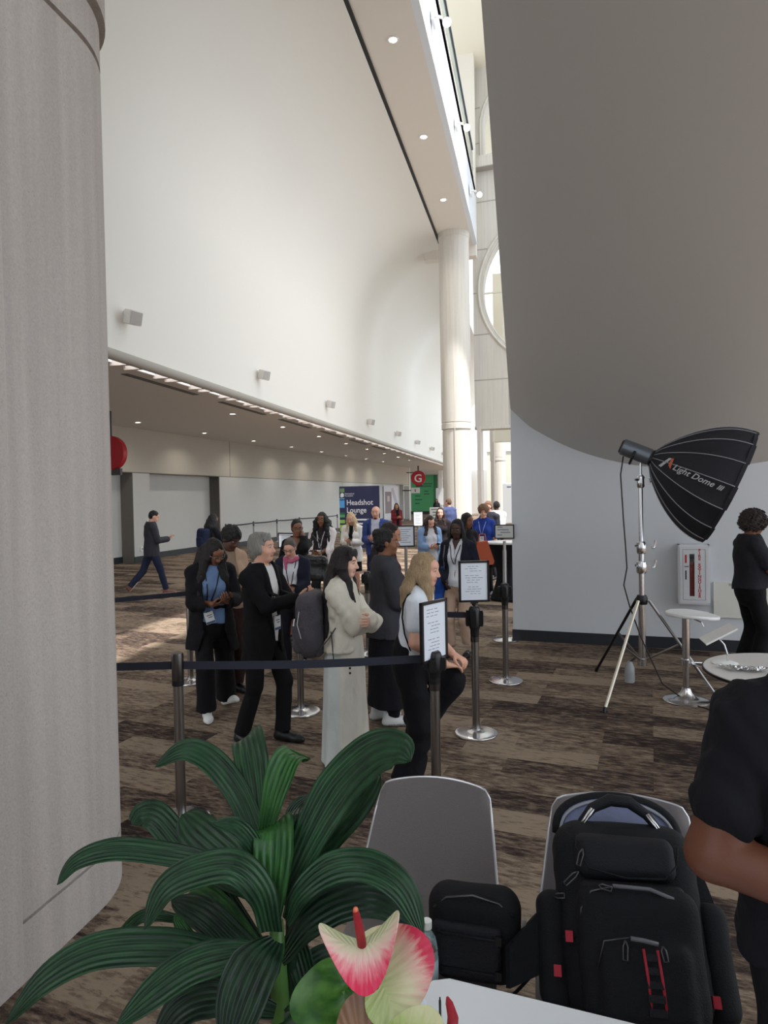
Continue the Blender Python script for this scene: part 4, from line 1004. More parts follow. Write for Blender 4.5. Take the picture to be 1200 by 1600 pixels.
for i in range(8):
    y = 13.1+3.6*(i+.97); o = downlight(-7.92+.01*i*1.5, y, 4.25, f'lit recessed downlight in the soffit row beside the light cove, {words[i]} from the viewer', 'downlights beside the light cove', src=src); 
    o['group'] = 'downlights beside the light cove'
src3 = None
for i in range(3):
    o = downlight(-2.65, 13.14+3.68*i, 11.0, f'recessed downlight in the high ceiling strip, {("topmost in the photo", "middle of three", "lowest in the photo")[i]}', 'downlights in the high strip', rad=.095, power=20, src=src3); src3 = src3 or o
for i in range(6):
    y0 = 10.7+3.75*i; r = thing('slot_diffuser', f'dark slot air diffuser beside the light cove, {words[i]} from the viewer', 'air vent', (-7.2, y0, 4.25), 0, 'slot diffusers in the soffit')
    MB().box((-.07, 0, -.012), (.07, 2.6, -.001)).build('frame', M('diffuser grey', (110, 106, 102), .6), r)
    m = MB().box((-.045, .02, -.016), (-.02, 2.58, -.012)).box((.02, .02, -.016), (.045, 2.58, -.012)); m.build('slot', BLKM, r)
# spotlights bolted to the bulkhead
src = None; SP = M('spot lens', (255, 250, 240), .3, emit=2.5)
for i in range(3):
    y = 13.9+4.05*i; lb = f'white spotlight fixed to the bulkhead fascia, {("topmost", "middle", "lowest")[i]} of the three'
    if src is None:
        r = thing('wall_spotlight', lb, 'spotlight', (-1.97, y, 11.85), 0, 'spotlights on the bulkhead'); src = r
        MB().box((0, -.16, -.16), (.05, .16, .16)).build('back_plate', WPL, r); MB().tube([(.05, 0, 0), (.2, .0, -.05)], .03, 10).build('arm', WPL, r)
        o = MB().lathe([(0, -.08), (.07, -.08), (.095, .08), (.09, .1), (0, .1)], 20, (.3, .1, -.1), R=Matrix.Rotation(2.2, 3, 'X')).build('head', WPL, r, smooth=True, auto=40)
        MB().lathe([(0, .1), (.08, .1), (.08, .106), (0, .106)], 20, (.3, .1, -.1), R=Matrix.Rotation(2.2, 3, 'X')).build('lens', SP, o)
    else:
        r = copy_tree(src); r.location.y = y; r['label'] = lb
# wall loudspeakers on the vault
src = None; w8 = ['nearest', 'second', 'third', 'fourth', 'fifth', 'sixth', 'seventh', 'farthest']
for i in range(8):
    y = 9.34+5.13*i; lb = f'small white loudspeaker on the vaulted wall above the cove, {w8[i]} from the viewer'
    if src is None:
        r = thing('wall_loudspeaker', lb, 'loudspeaker', (-6.22, y, 4.83), 0, 'loudspeakers on the vaulted wall'); src = r
        m = rbox((0, -.12, -.11), (.17, .12, .11), .02, 3); m.v = [tuple(Matrix.Rotation(-.35, 3, 'Z') @ (Matrix.Rotation(.25, 3, 'Y') @ Vector(v)) + Vector((.06, 0, 0))) for v in m.v]
        m.build('cabinet', M('speaker white', (226, 222, 218), .5), r, smooth=True, auto=40)
        g = MB().box((.171, -.1, -.09), (.176, .1, .09)); g.v = [tuple(Matrix.Rotation(-.35, 3, 'Z') @ (Matrix.Rotation(.25, 3, 'Y') @ Vector(v)) + Vector((.06, 0, 0))) for v in g.v]; g.build('grille', M('grille', (190, 186, 182), .7), r)
        MB().tube([(-.02, 0, .02), (.08, 0, .02)], .02, 8).box((-.02, -.05, -.05), (0, .05, .09)).build('mount', WPL, r)
    else:
        r = copy_tree(src); r.location.y = y; r['label'] = lb
for x, y, z, l in ((-3.45, 15.8, 10.99, 'small smoke detector on the high vault edge'),):
    r = thing('smoke_detector', l, 'detector', (x-.1, y, z-.0)); MB().lathe([(0, -.04), (.05, -.04), (.07, -.01), (.07, 0), (0, 0)], 20).build('dome', WPL, r, smooth=True, auto=40)

# ---- fire extinguisher cabinet on the partition (local x along wall)
PWL = lambda s_, d, z: tuple(PWO+PWR @ Vector((s_, d, z)))
r = thing('extinguisher_cabinet', 'white wall cabinet with red extinguisher behind a narrow window, lettered FIRE EXTINGUISHER', 'cabinet', PWL(2.02, 0, .585), math.radians(-6.9))
W_, H_, D_ = .35, .72, .15
m = MB().box((0, -D_, 0), (.02, 0, H_)).box((W_-.02, -D_, 0), (W_, 0, H_)).box((0, -D_, 0), (W_, 0, .02)).box((0, -D_, H_-.02), (W_, 0, H_)).box((0, -.01, 0), (W_, 0, H_))
m.build('cabinet_box', M('cabinet white', (226, 228, 232), .4), r)
dr = MB(); dw = M('cabinet white', (226, 228, 232), .4)
wx0, wx1, wz0, wz1 = .125, .18, .10, .61
dr.box((.02, -D_-.012, .02), (wx0, -D_+.005, H_-.02)).box((wx1, -D_-.012, .02), (W_-.02, -D_+.005, H_-.02)).box((wx0, -D_-.012, .02), (wx1, -D_+.005, wz0)).box((wx0, -D_-.012, wz1), (wx1, -D_+.005, H_-.02))
door = dr.build('door', dw, r)
m = MB(); t_ = .003; y_ = -D_-.0135
for a, b, c, d in ((.05, .055, W_-.05, .058), (.05, H_-.058, W_-.05, H_-.055), (.05, .055, .053, H_-.055), (W_-.053, .055, W_-.05, H_-.055)): m.box((a, y_, b), (c, y_+.002, d))
m.build('pinstripe', M('grey line', (90, 100, 120), .6), door)
MB().box((wx0, -D_-.004, wz0), (wx1, -D_, wz1)).build('window', M('cabinet glass', (235, 240, 240), .03, trans=1.0), door)
REDP = M('extinguisher red', (190, 22, 34), .3)
for i, ch in enumerate('FIRE EXTINGUISHER'):
    if ch == ' ': continue
    text(ch, .044, REDP, door, 'letter', (.235, y_+.002, .640-i*.0348), (math.pi/2, 0, 0), .001, 'CENTER', bold=.0016, sx=1.15)
MB().box((.075, y_, .50), (.095, y_+.002, .60)).build('red_sticker', REDP, door)
MB().box((.078, y_, .30), (.092, y_+.002, .41)).box((.07, y_-.012, .455), (.115, y_, .463)).build('latch', BLKM, door)
MB().lathe([(0, .09), (.05, .09), (.055, .1), (.055, .44), (.04, .49), (.02, .51), (0, .51)], 20, (.155, -.075, 0)).build('extinguisher', REDP, r, smooth=True, auto=40)
MB().lathe([(0, .5), (.02, .5), (.02, .55), (0, .55)], 12, (.155, -.075, 0)).box((.13, -.1, .55), (.18, -.05, .58)).build('valve', BLKM, r)
r = thing('access_panel', 'plain white access panel low on the wall beside the extinguisher cabinet', 'panel', PWL(2.42, 0, .42), math.radians(-6.9))
MB().box((0, -.035, 0), (.62, 0, .43)).build('panel_door', M('panel white', (222, 220, 212), .5), r); MB().box((.17, -.04, .385), (.3, -.035, .415)).build('label_plate', M('label grey', (170, 178, 174), .5), r)

# ---- studio light: rolling stand, lamp head, deep parabolic softbox
lx, ly = .99, 6.85
r = thing('light_stand', 'tall chrome tripod light stand in front of the white wall', 'light stand', (lx, ly, 0))
m = MB().tube([(0, 0, .3), (0, 0, .92)], .034, 16).tube([(0, 0, .9), (0, 0, 1.42)], .026, 16); m.build('lower_column', CHROME, r, smooth=True, auto=40)
MB().tube([(0, 0, 1.38), (0, 0, 2.12)], .020, 14).tube([(0, 0, 2.1), (0, 0, 2.27)], .012, 12).build('upper_column', CHROME, r, smooth=True, auto=40)
def clampset(z, rr_):
    m = MB().lathe([(0, z-.06), (rr_, z-.06), (rr_+.008, z-.045), (rr_+.008, z+.045), (rr_, z+.06), (0, z+.06)], 20)
    m.box((.01, -.02, z-.03), (.085, .02, z+.03)).tube([(.085, 0, z), (.125, 0, z), (.13, 0, z+.07)], .011, 8).tube([(-.02, -.02, z+.02), (-.06, -.04, z+.02)], .012, 8); return m
clampset(1.41, .036).build('clamp', CHROME, r, smooth=True, auto=40); clampset(1.22, .04).build('clamp', CHROME, r, smooth=True, auto=40)
clampset(2.05, .028).build('clamp', CHROME, r, smooth=True, auto=40)
MB().lathe([(0, .86), (.05, .86), (.055, .88), (.055, .92), (.04, .95), (0, .95)], 20).build('leg_hub', BLKM, r, smooth=True, auto=40)
MB().lathe([(0, .26), (.045, .26), (.045, .33), (0, .33)], 16).build('lower_hub', CHROME, r, smooth=True, auto=40)
for (fx, fy), col in (((.57-lx, 6.15-ly), M('bare aluminium', (222, 214, 200), .35, .6)), ((1.62-lx, 6.57-ly), STEEL), ((.62-lx, 7.55-ly), BLKM)):
    k = .1; a = (fx*k, fy*k, .9)
    lg = MB().tube([a, (fx, fy, .02)], .0145, 10).build('leg', col, r, smooth=True, auto=40); MB().tube([(fx*.985, fy*.985, .045), (fx*1.01, fy*1.01, 0.0)], .018, 8).build('rubber_foot', BLKP, lg)
    MB().tube([(0, 0, .3), (fx*.48, fy*.48, .5)], .011, 8).build('brace', STEEL, r, smooth=True, auto=40)
# lamp head
ax = Vector((.89, -.12, -.41)).normalized(); up = Vector((0, 0, 1)); sd = up.cross(ax).normalized(); up2 = ax.cross(sd)
RL = Matrix((tuple(sd), tuple(up2), tuple(ax))).transposed()   # local z -> axis
hp_ = Vector((lx-.03, ly, 2.335))
r = thing('studio_lamp', 'silver grey studio lamp head on top of the light stand', 'lamp', tuple(hp_)); r.rotation_euler = RL.to_euler()
GREYM = M('anodised grey', (112, 118, 126), .35, .7)
MB().lathe([(0, -.15), (.072, -.15), (.08, -.14), (.082, .12), (.075, .13), (.06, .135), (0, .135)], 28).build('housing', GREYM, r, smooth=True, auto=35)
MB().lathe([(0, -.165), (.06, -.165), (.07, -.15), (0, -.15)], 24).build('rear_panel', BLKP, r, smooth=True, auto=40)
m = MB(); m.tube([(-.085, 0, -.02), (-.095, -.06, -.02), (-.05, -.125, -.02), (.05, -.125, -.02), (.095, -.06, -.02), (.085, 0, -.02)], .012, 8); m.build('yoke', BLKM, r, smooth=True)
MB().lathe([(0, .13), (.075, .13), (.085, .15), (.085, .175), (0, .175)], 28).build('mount_ring', BLKM, r, smooth=True, auto=40)
# softbox
sb0 = hp_+ax*.15; r = thing('softbox', 'large black deep octagonal softbox with white seams pointing right and down', 'softbox', tuple(sb0)); r.rotation_euler = RL.to_euler()
NS, L_, RR = 16, .70, .555
prof2 = [(t, (.075+(RR-.075)*math.sin(min(1, t/L_*1.0)*math.pi/2)**.8)) for t in [L_*i/14 for i in range(15)]]
P = []
for t, rr_ in prof2:
    row = []
    for j in range(NS*6+1):
        a = 2*math.pi*j/(NS*6); ph = (j % 6)/6; scal = 1-.035*math.sin(math.pi*ph)*min(1, t/.2)
        row.append((rr_*scal*math.cos(a), rr_*scal*math.sin(a), t))
    P.append(row)
BLKF = M('softbox fabric', (24, 24, 32), .75, bump=.15, bscale=120, var=.2, vscale=60)
MB().grid(P, thick=.006).build('shell', BLKF, r, smooth=True, auto=30)
MB().lathe([(0, .61), (.50, .61), (.50, .615), (0, .615)], 48).build('front_diffuser', M('diffuser cloth', (220, 220, 222), .8), r)
seam = M('seam piping', (150, 150, 158), .6)
for j in range(NS):
    a = 2*math.pi*j/NS; MB().tube([((rr_+.004)*math.cos(a), (rr_+.004)*math.sin(a), t) for t, rr_ in prof2], .0042, 6).build('seam', seam, r, smooth=True)
m = MB()
for j in range(NS):
    a0 = 2*math.pi*j/NS; a1 = 2*math.pi*(j+1)/NS
    m.grid([[(RR*math.cos(a0+(a1-a0)*q), RR*math.sin(a0+(a1-a0)*q), z) for q in (0, .5, 1)] for z in (L_-.01, L_+.03-.008*(j % 2))], thick=.005)
m.build('rim_band', BLKF, r)
# logo wrapped on the shell facing the viewer: wordmark laid along the axis
def on_shell(tz, ang_):
    rr_ = np.interp(tz, [p[0] for p in prof2], [p[1] for p in prof2])+.012; return Vector((rr_*math.cos(ang_), rr_*math.sin(ang_), tz))
camloc = Vector((0, 0, 1.95)); vdir = RL.transposed() @ (camloc-sb0); a_c = math.atan2(vdir.y, vdir.x)
def wrap_text(body, size, t0, a0, mat, name):
    cu = bpy.data.curves.new(name, 'FONT'); cu.body = body; cu.size = size; cu.shear = .35; cu.resolution_u = 3; cu.offset = .0008
    tmp = bpy.data.objects.new('t', cu); SC.collection.objects.link(tmp); dg = bpy.context.evaluated_depsgraph_get(); me = bpy.data.meshes.new_from_object(tmp.evaluated_get(dg)); bpy.data.objects.remove(tmp)
    for v in me.vertices:
        x, y = v.co.x, v.co.y; rr_ = np.interp(t0+x, [p[0] for p in prof2], [p[1] for p in prof2])
        v.co = on_shell(t0+x, a0+y/rr_*sg)
    me.materials.clear(); me.materials.append(mat); o = bpy.data.objects.new(name, me); SC.collection.objects.link(o); o.parent = r; return o
sg = 1.0
wht = M('logo silver', (190, 190, 196), .5)
# choose the winding that reads left to right with up on top
t1 = RL @ on_shell(.3, a_c+.1); t2 = RL @ on_shell(.3, a_c); sg = 1.0 if (t1-t2).z > 0 else -1.0
wrap_text('Light Dome', .074, .19, a_c-.08*sg, wht, 'wordmark'); wrap_text('III', .06, .19+.385, a_c-.08*sg, wht, 'numeral')
def shell_poly(pts, mat, name):
    me = bpy.data.meshes.new(name); vs = [tuple(on_shell(t, a_c+sg*q)) for t, q in pts]; me.from_pydata(vs, [], [tuple(range(len(vs)))]); me.materials.append(mat); o = bpy.data.objects.new(name, me); SC.collection.objects.link(o); o.parent = r
shell_poly([(.075, -.20), (.10, -.20), (.155, .22), (.13, .22)], wht, 'logo_mark'); shell_poly([(.15, -.02), (.178, -.10), (.17, .22), (.15, .22)], M('logo orange', (200, 96, 60), .5), 'logo_mark')
# cable from the lamp to the floor
r0 = tag(MB().tube([(lx-.16, ly-.02, 2.30), (lx-.19, ly-.05, 2.12), (lx-.17, ly-.06, 1.7), (lx-.15, ly-.06, 1.4), (lx-.14, ly-.05, 1.22), (lx-.17, ly-.05, 1.05), (lx-.12, ly-.05, .85), (lx-.02, ly-.06, .55), (lx+.16, ly-.12, .12), (lx+.35, ly-.35, .012), (lx+.62, ly-.65, .01), (lx+.95, ly-.95, .01), (lx+1.5, ly-1.25, .01)], .0065, 8).build('power_cable', M('black rubber', (18, 18, 20), .5), smooth=True), 'thin black cable hanging from the studio lamp and trailing over the carpet', 'cable')
t_ = tag(MB().grid([[(lx+.17+.11*u/4, ly-.28+.10*v/3, .006+.006*((u+v) % 2)) for v in range(4)] for u in range(5)], thick=.003).build('red_tape', M('red tape', (170, 36, 40), .5)), 'crumpled strip of red tape on the carpet under the light stand', 'tape')
r = thing('water_bag', 'clear plastic weight bottle hanging under the light stand hub', 'weight', (lx-.13, ly-.1, .0))
m = MB().lathe([(0, .12), (.045, .12), (.05, .14), (.045, .26), (.03, .30), (.02, .32), (0, .32)], 20); m.build('bottle_body', M('clear grey plastic', (205, 210, 215), .12, trans=.6), r, smooth=True, auto=40); MB().tube([(0, 0, .31), (.06, .06, .34)], .01, 6).build('hook', BLKM, r)

# ---- white bar stool, second stool seat behind, round table
r = thing('bar_stool', 'white swivel bar stool on a chrome trumpet base beside the light stand', 'bar stool', (1.34, 6.62, 0))
MB().lathe([(0, 0), (.20, 0), (.205, .008), (.19, .02), (.13, .032), (.08, .05), (.05, .085), (.038, .12), (0, .12)], 40).build('base', CHROME, r, smooth=True, auto=35)
m = MB().tube([(0, 0, .1), (0, 0, .42)], .028, 16).tube([(0, 0, .4), (0, 0, .77)], .034, 16); m.build('column', CHROME, r, smooth=True, auto=40)
Fd = Field(); Fd.fn(lambda P: np.maximum(np.abs(P[..., 2]-.80-.05*P[..., 0]*0-.35*P[..., 1]**2)-.016, np.sqrt((P[..., 0]/.235)**2+(P[..., 1]/.20)**2)*.2-.2), (-.3, -.3, .75), (.3, .3, .88))
o = mesh_obj('seat', [Fd.mesh(.009)], WPL, r); o.rotation_euler = (0, math.radians(4), 0)
MB().tube([(.06, 0, .77), (.13, -.02, .74), (.15, -.02, .70)], .006, 8).build('height_lever', CHROME, r)
MB().tube([(.03, 0, .36), (.1, -.08, .34), (.25, -.12, .33), (.38, -.1, .33), (.42, 0, .33), (.38, .1, .33), (.25, .12, .33), (.1, .08, .34), (.03, 0, .36)], .01, 8).build('footrest', CHROME, r, smooth=True)
MB().lathe([(0, .33), (.045, .33), (.045, .39), (0, .39)], 20).build('footrest_clamp', CHROME, r, smooth=True, auto=40)
r = thing('round_table', 'round white-topped table with dark edge behind the man in the black T-shirt', 'table', (1.63, 4.88, 0))
MB().lathe([(0, .715), (.515, .715), (.53, .722), (.53, .738), (.0, .738)], 64).build('edge_band', BLKP, r, smooth=True, auto=40)
MB().lathe([(0, .738), (.522, .738), (.520, .742), (0, .742)], 64).build('table_top', M('pale laminate', (214, 210, 206), .35), r, smooth=True, auto=40)
MB().lathe([(0, 0), (.28, 0), (.28, .015), (.05, .03), (.04, .05), (.04, .7), (.2, .715), (0, .715)], 40).build('pedestal', BLKM, r, smooth=True, auto=40)
r = thing('desk_mirror', 'white tilting mirror stand with a curved stem on the round table', 'mirror', (1.27, 5.04, .742))
MB().lathe([(0, 0), (.085, 0), (.088, .005), (.07, .014), (.012, .02), (0, .02)], 32).build('base', WPL, r, smooth=True, auto=40)
MB().tube([(.02, 0, .015), (.02, 0, .06), (0, 0, .13), (-.05, 0, .19)], .006, 8).build('stem', CHROME, r, smooth=True)
m = MB().box((-.115, -.1, -.006), (.115, .1, .006)); m.v = [tuple(Matrix.Rotation(-.52, 3, 'Y') @ Vector(v) + Vector((-.04, 0, .205))) for v in m.v]; m.build('panel', WPL, r)
rr = random.Random(3)
FOIL = M('silver foil', (210, 210, 212), .2, 1.0)
for i in range(9):
    r = thing('foil_packet', f'crumpled silver foil packet in the pile on the round table', 'packet', (1.24+.033*i*.95+rr.uniform(-.02, .02), 4.90+rr.uniform(-.06, .05)-.01*i, .744+.006*(i % 3)), rr.uniform(-1.2, 1.2), 'foil packets on the round table')
    m = MB(); n_ = 7; P = [[(-.045+.09*u/(n_-1), -.022+.044*v/4, .006+rr.uniform(0, .016)) for v in range(5)] for u in range(n_)]; m.grid(P, thick=.004); m.build('wrapper', FOIL, r)
r = thing('tissue', 'crumpled white tissue at the right edge of the round table', 'tissue', (1.62, 5.02, .745))
Fd = Field(); [Fd.ell((rr.uniform(-.03, .03), rr.uniform(-.03, .03), .02), (.03, .025, .02), .01) for _ in range(6)]; mesh_obj('tissue_paper', [Fd.mesh(.006, noise=(.006, 60, 4))], PAPER, r)

# ---- meeting chairs on the far side of the white table
SHELL = M('grey mesh shell', (112, 106, 106), .42, .25, bump=.25, bscale=500, var=.12, vscale=200)
EDGE = M('clear acrylic edge', (200, 200, 204), .15, .5)
def chair(x0, x1, xt0, xt1, yt, yb, zt, zb, label):
    """back panel from the seat line (zb) to its curved top (zt)"""
    cx_ = (x0+x1)/2; r = thing('meeting_chair', label, 'chair', (cx_, yb, 0)); P = []
    nU, nV = 25, 17
    for v in range(nV):
        t = v/(nV-1); a, b = x0+(xt0-x0)*t-cx_, x1+(xt1-x1)*t-cx_; row = []
        for u in range(nU):
            q = u/(nU-1); s2 = 2*q-1; e = abs(s2)
            corner = 0 if t < .8 else ((t-.8)/.2)
            z = zb+(zt-zb)*t; z += (.022*(1-s2*s2))*t - (.028*max(0, (e-.88)/.12)**2)*corner
            row.append((a+(b-a)*q, (yt-yb)*t+.035*(1-s2*s2)*(.6+.4*t)+.0, z))
        P.append(row)
    MB().grid(P, thick=.009).build('backrest', SHELL, r, smooth=True, auto=50)
    rim = [p[0] for p in P]+P[-1][1:]+[p[-1] for p in P[::-1]][1:]
    MB().tube(rim, .0055, 8).build('rim', EDGE, r, smooth=True)
    S_ = []
    for v in range(11):
        t = v/10; row = []
        for u in range(nU):
            s2 = 2*u/(nU-1)-1; row.append(((x0-cx_)+(x1-x0)*(s2*.5+.5), -.46*t+.035*(1-s2*s2)*(1-t), zb-.008*(1-t)-.02*t*t+.01*s2*s2))
        S_.append(row)
    MB().grid(S_, thick=.010).build('seat', SHELL, r, smooth=True, auto=50)
    for sx in (-1, 1):
        for yy, y2 in ((-.05, .08), (-.40, -.46)): MB().tube([(sx*.19, yy, zb-.02), (sx*.225, y2, 0.0)], .0125, 10).build('leg', CHROME, r, smooth=True)
    return r
chair(-.66, -.135, -.60, -.185, 2.50, 2.26, .835, .46, 'grey shell meeting chair, the left one, holding the small black bag')
chair(-.02, .52, .045, .50, 2.46, 2.24, .845, .46, 'grey shell meeting chair, the right one, behind the big black backpack')

# ---- white table in front (only its far part is in view)
A = atZ(632, 1568, .742); B = atZ(690, 1527, .742); Cc = atZ(1010, 1604, .742); Dd = atZ(1240, 1660, .742)
r = thing('white_table', 'white rectangular table edge at the bottom of the view', 'table', (0, 0, 0))
poly = [(A[0]-.03, A[1]-.03), (A[0], A[1]), (B[0]-.02, B[1]-.015), (B[0]+.02, B[1]), (Cc[0], Cc[1]), (Dd[0], Dd[1]), (Dd[0]-.2, .55), (-.55, .6), (-.42, 1.25)]
MB().prism([tuple(p) for p in poly], 2, .715, .742).build('table_top', M('white laminate', (226, 230, 234), .4, bump=.02, bscale=400), r)
for x, y in ((-.3, .8), (-.22, 1.4), (.7, .8), (.7, 1.3)): MB().tube([(x, y, 0), (x, y, .715)], .02, 10).build('leg', CHROME, r, smooth=True)

# ---- water bottle between the plant and the small bag
bp_ = atY(668, 1500, 1.93); r = thing('water_bottle', 'clear plastic water bottle with white cap beside the small black bag', 'bottle', (bp_[0], 1.93, .465))
MB().lathe([(0, 0), (.03, 0), (.032, .01), (.032, .12), (.031, .14), (.025, .17), (.013, .19), (.0125, .2), (0, .2)], 24).build('bottle_body', M('bottle plastic', (236, 240, 240), .04, trans=1.0), r, smooth=True, auto=40)
MB().lathe([(0, .198), (.0145, .198), (.015, .202), (.015, .22), (.013, .222), (0, .222)], 24).build('cap', WPL, r, smooth=True, auto=40)
MB().lathe([(.0325, .05), (.0328, .05), (.0328, .11), (.0325, .11)], 24).build('paper_band', M('bottle label', (176, 200, 206), .5), r, smooth=True)
# ================================================================== BAGS
def frame_obj(name, label, cat, loc, rx, rz=0, ry=0):
    r = thing(name, label, cat, loc); r.rotation_euler = (Matrix.Rotation(rz, 3, 'Z') @ Matrix.Rotation(rx, 3, 'X') @ Matrix.Rotation(ry, 3, 'Y')).to_euler(); return r
def sbox(Fd, c, h, rd=.03, k=.02, op='+'):
    c = np.array(c, float); h = np.array(h, float)
    def f(P):
        q = np.abs(P-c)-(h-rd); return np.linalg.norm(np.maximum(q, 0), axis=-1)+np.minimum(q.max(-1), 0)-rd
    Fd.fn(f, c-h-k, c+h+k, k, op); return Fd
NYL = M('black nylon', (16, 18, 23), .75, bump=.35, bscale=260, var=.25, vscale=90, spec=.3)
NYL2 = M('charcoal nylon', (23, 24, 30), .65, bump=.3, bscale=260, spec=.3)
REDN = M('red nylon', (170, 34, 52), .7)
GREYN = M('grey reflective piping', (104, 106, 112), .5)
ZIP = M('gunmetal', (92, 92, 96), .35, .9)
r = frame_obj('backpack', 'large black laptop backpack with red tabs, its top compartment unzipped, on the right chair', 'backpack', (.262, 1.955, .475), -.60, .05)
Fd = Field(); sbox(Fd, (0, 0, .23), (.205, .095, .25), .07); sbox(Fd, (0, .02, .40), (.18, .07, .09), .06, .05)
mesh_obj('body', [Fd.mesh(.008, noise=(.004, 16, 2))], NYL, r)
Fd = Field(); sbox(Fd, (.005, -.12, .14), (.165, .055, .165), .05, .02); sbox(Fd, (.005, -.165, .075), (.125, .04, .10), .035, .015); mesh_obj('front_pocket', [Fd.mesh(.008, noise=(.003, 18, 3))], NYL, r)
Fd = Field(); sbox(Fd, (-.01, -.09, .385), (.145, .038, .062), .035, .02); o = mesh_obj('top_pocket', [Fd.mesh(.007, noise=(.002, 18, 5))], NYL2, r)
Fd = Field(); sbox(Fd, (0, -.098, .285), (.15, .03, .035), .025, .02); mesh_obj('logo_panel', [Fd.mesh(.007)], NYL2, r)
m = MB(); m.tube([(-.035+.07*(.5+.5*math.cos(a)), -.130, .288+.011*math.sin(a)) for a in np.linspace(0, 6.283, 25)], .0018, 5); o = m.build('logo_plate', ZIP, r)
for sx in (-1, 1):
    Fd = Field(); sbox(Fd, (sx*.225, .0, .14), (.045, .07, .15), .04, .02); mesh_obj('side_pocket', [Fd.mesh(.009, noise=(.003, 16, 6))], NYL, r)
# gaping compartment: arched back panel with pale blue lining and dark rim
P, Q = [], []
for i in range(25):
    a = math.pi*i/24; x = -.185*math.cos(a); zt = .46+.125*math.sin(a)**.75
    Q.append([(x, .085, .40), (x*1.0, .088, .40+(zt-.40)*.5), (x, .075+.02*math.sin(a), zt)])
MB().grid(Q, thick=.006).build('lining', M('pale blue lining', (112, 120, 150), .8, bump=.3, bscale=30), r, smooth=True)
MB().tube([(q[2][0]*1.03, q[2][1]+.012, q[2][2]+.008) for q in Q], .017, 10).build('compartment_rim', NYL, r, smooth=True)
MB().tube([(q[2][0]*.98, q[2][1]-.006, q[2][2]-.008) for q in Q], .005, 6).build('zip_tape', M('pale zip tape', (150, 152, 160), .7), r, smooth=True)
MB().box((-.08, .07, .47), (-.045, .078, .485)).build('lining_tag', PAPER, r)
hp = [(-.135, -.02, .455), (-.12, -.03, .49), (-.085, -.035, .53), (-.03, -.04, .556), (.03, -.04, .553), (.08, -.035, .52), (.115, -.03, .475), (.125, -.02, .44)]
MB().tube(hp, [.008, .012, .016, .019, .019, .016, .012, .008], 10).build('carry_handle', NYL2, r, smooth=True)
MB().tube([(-.13, -.042, .472), (-.088, -.052, .527)], .0042, 8).tube([(-.124, -.048, .468), (-.082, -.058, .523)], .003, 8).build('handle_wire', CHROME, r, smooth=True)
MB().tube([(.082, -.052, .520), (.122, -.042, .465)], .0042, 8).tube([(.076, -.056, .516), (.116, -.048, .461)], .003, 8).build('handle_wire', CHROME, r, smooth=True)
for x, z, y in ((-.135, .445, -.05), (.125, .43, -.05)): MB().box((x-.016, y-.012, z-.009), (x+.016, y+.012, z+.009)).build('red_tab', REDN, r)
for x, z in ((-.185, .17), (-.222, .085), (.19, .05)): MB().box((x-.010, -.118, z-.014), (x+.010, -.10, z+.014)).build('red_tab', REDN, r)
# zips and piping
def zp(pts, rad=.0028, mat=ZIP, nm='zip'): return MB().tube(pts, rad, 6).build(nm, mat, r, smooth=True)
zp([(-.155+.0, -.125, .16), (-.15, -.150, .24), (-.12, -.163, .285), (-.06, -.168, .300)], .003)
zp([(-.06, -.172, .302), (.04, -.176, .300), (.12, -.165, .275), (.155, -.15, .22)], .0058, GREYN, 'reflective_piping')
zp([(-.12, -.19, .10), (-.10, -.205, .165), (-.03, -.209, .178)], .0022)
zp([(-.03, -.209, .176), (.0, -.210, .174), (.04, -.209, .168)], .0065, GREYN, 'reflective_piping')
zp([(-.15, -.13, .44), (-.155, -.14, .40), (-.12, -.15, .345), (-.02, -.152, .325), (.09, -.15, .33), (.13, -.14, .37), (.14, -.13, .42)], .003, NYL, 'pocket_piping')
for a, b in (((-.10, -.175, .30), (-.065, -.18, .292)), ((-.045, -.214, .17), (-.05, -.216, .125)), ((.05, -.21, .165), (.055, -.214, .13)), ((-.135, -.15, .395), (-.15, -.152, .35)), ((-.15, -.14, .335), (-.19, -.13, .30)), ((-.22, -.07, .27), (-.19, -.09, .272))):
    a = Vector(a); b = Vector(b); d = (b-a); n = Vector((d.z, 0, -d.x)).normalized()*.006
    MB().tube([a, a+d*.3+n, b+n, b-n, a+d*.3-n, a], .0024, 6).build('zip_pull', ZIP, r, smooth=True)
for x in (.0, .036): MB().tube([(x, -.2105, .155), (x+.004, -.2115, .09), (x+.008, -.20, .0)], .004, 6).build('red_cord', REDN, r, smooth=True)
m = MB()
for k in range(5): m.box((.0, -.213, .128-.03*k), (.042, -.207, .145-.03*k))
m.build('webbing_ladder', NYL2, r)
# left hip wing reaching over to the small bag, right-hand strap
P = [[(-.2-.16*t, -.02-.05*t+.02*math.sin(3*t), .20+.10*s_*(1-.5*t)-.12*t) for s_ in (-1, -.5, 0, .5, 1)] for t in [i/8 for i in range(9)]]
MB().grid(P, thick=.022).build('hip_wing', NYL, r, smooth=True, auto=60)
P = [[(.23+.07*math.sin(2.2*t), .03-.05*t+.012*s_*0, .40-.42*t+.0*s_) if False else (.205+.05*math.sin(2.6*t)+.022*s_, .05-.02*t, .40-.42*t+.01*s_) for s_ in (-1, 0, 1)] for t in [i/10 for i in range(11)]]
MB().grid(P, thick=.018).build('shoulder_strap', NYL, r, smooth=True, auto=60)

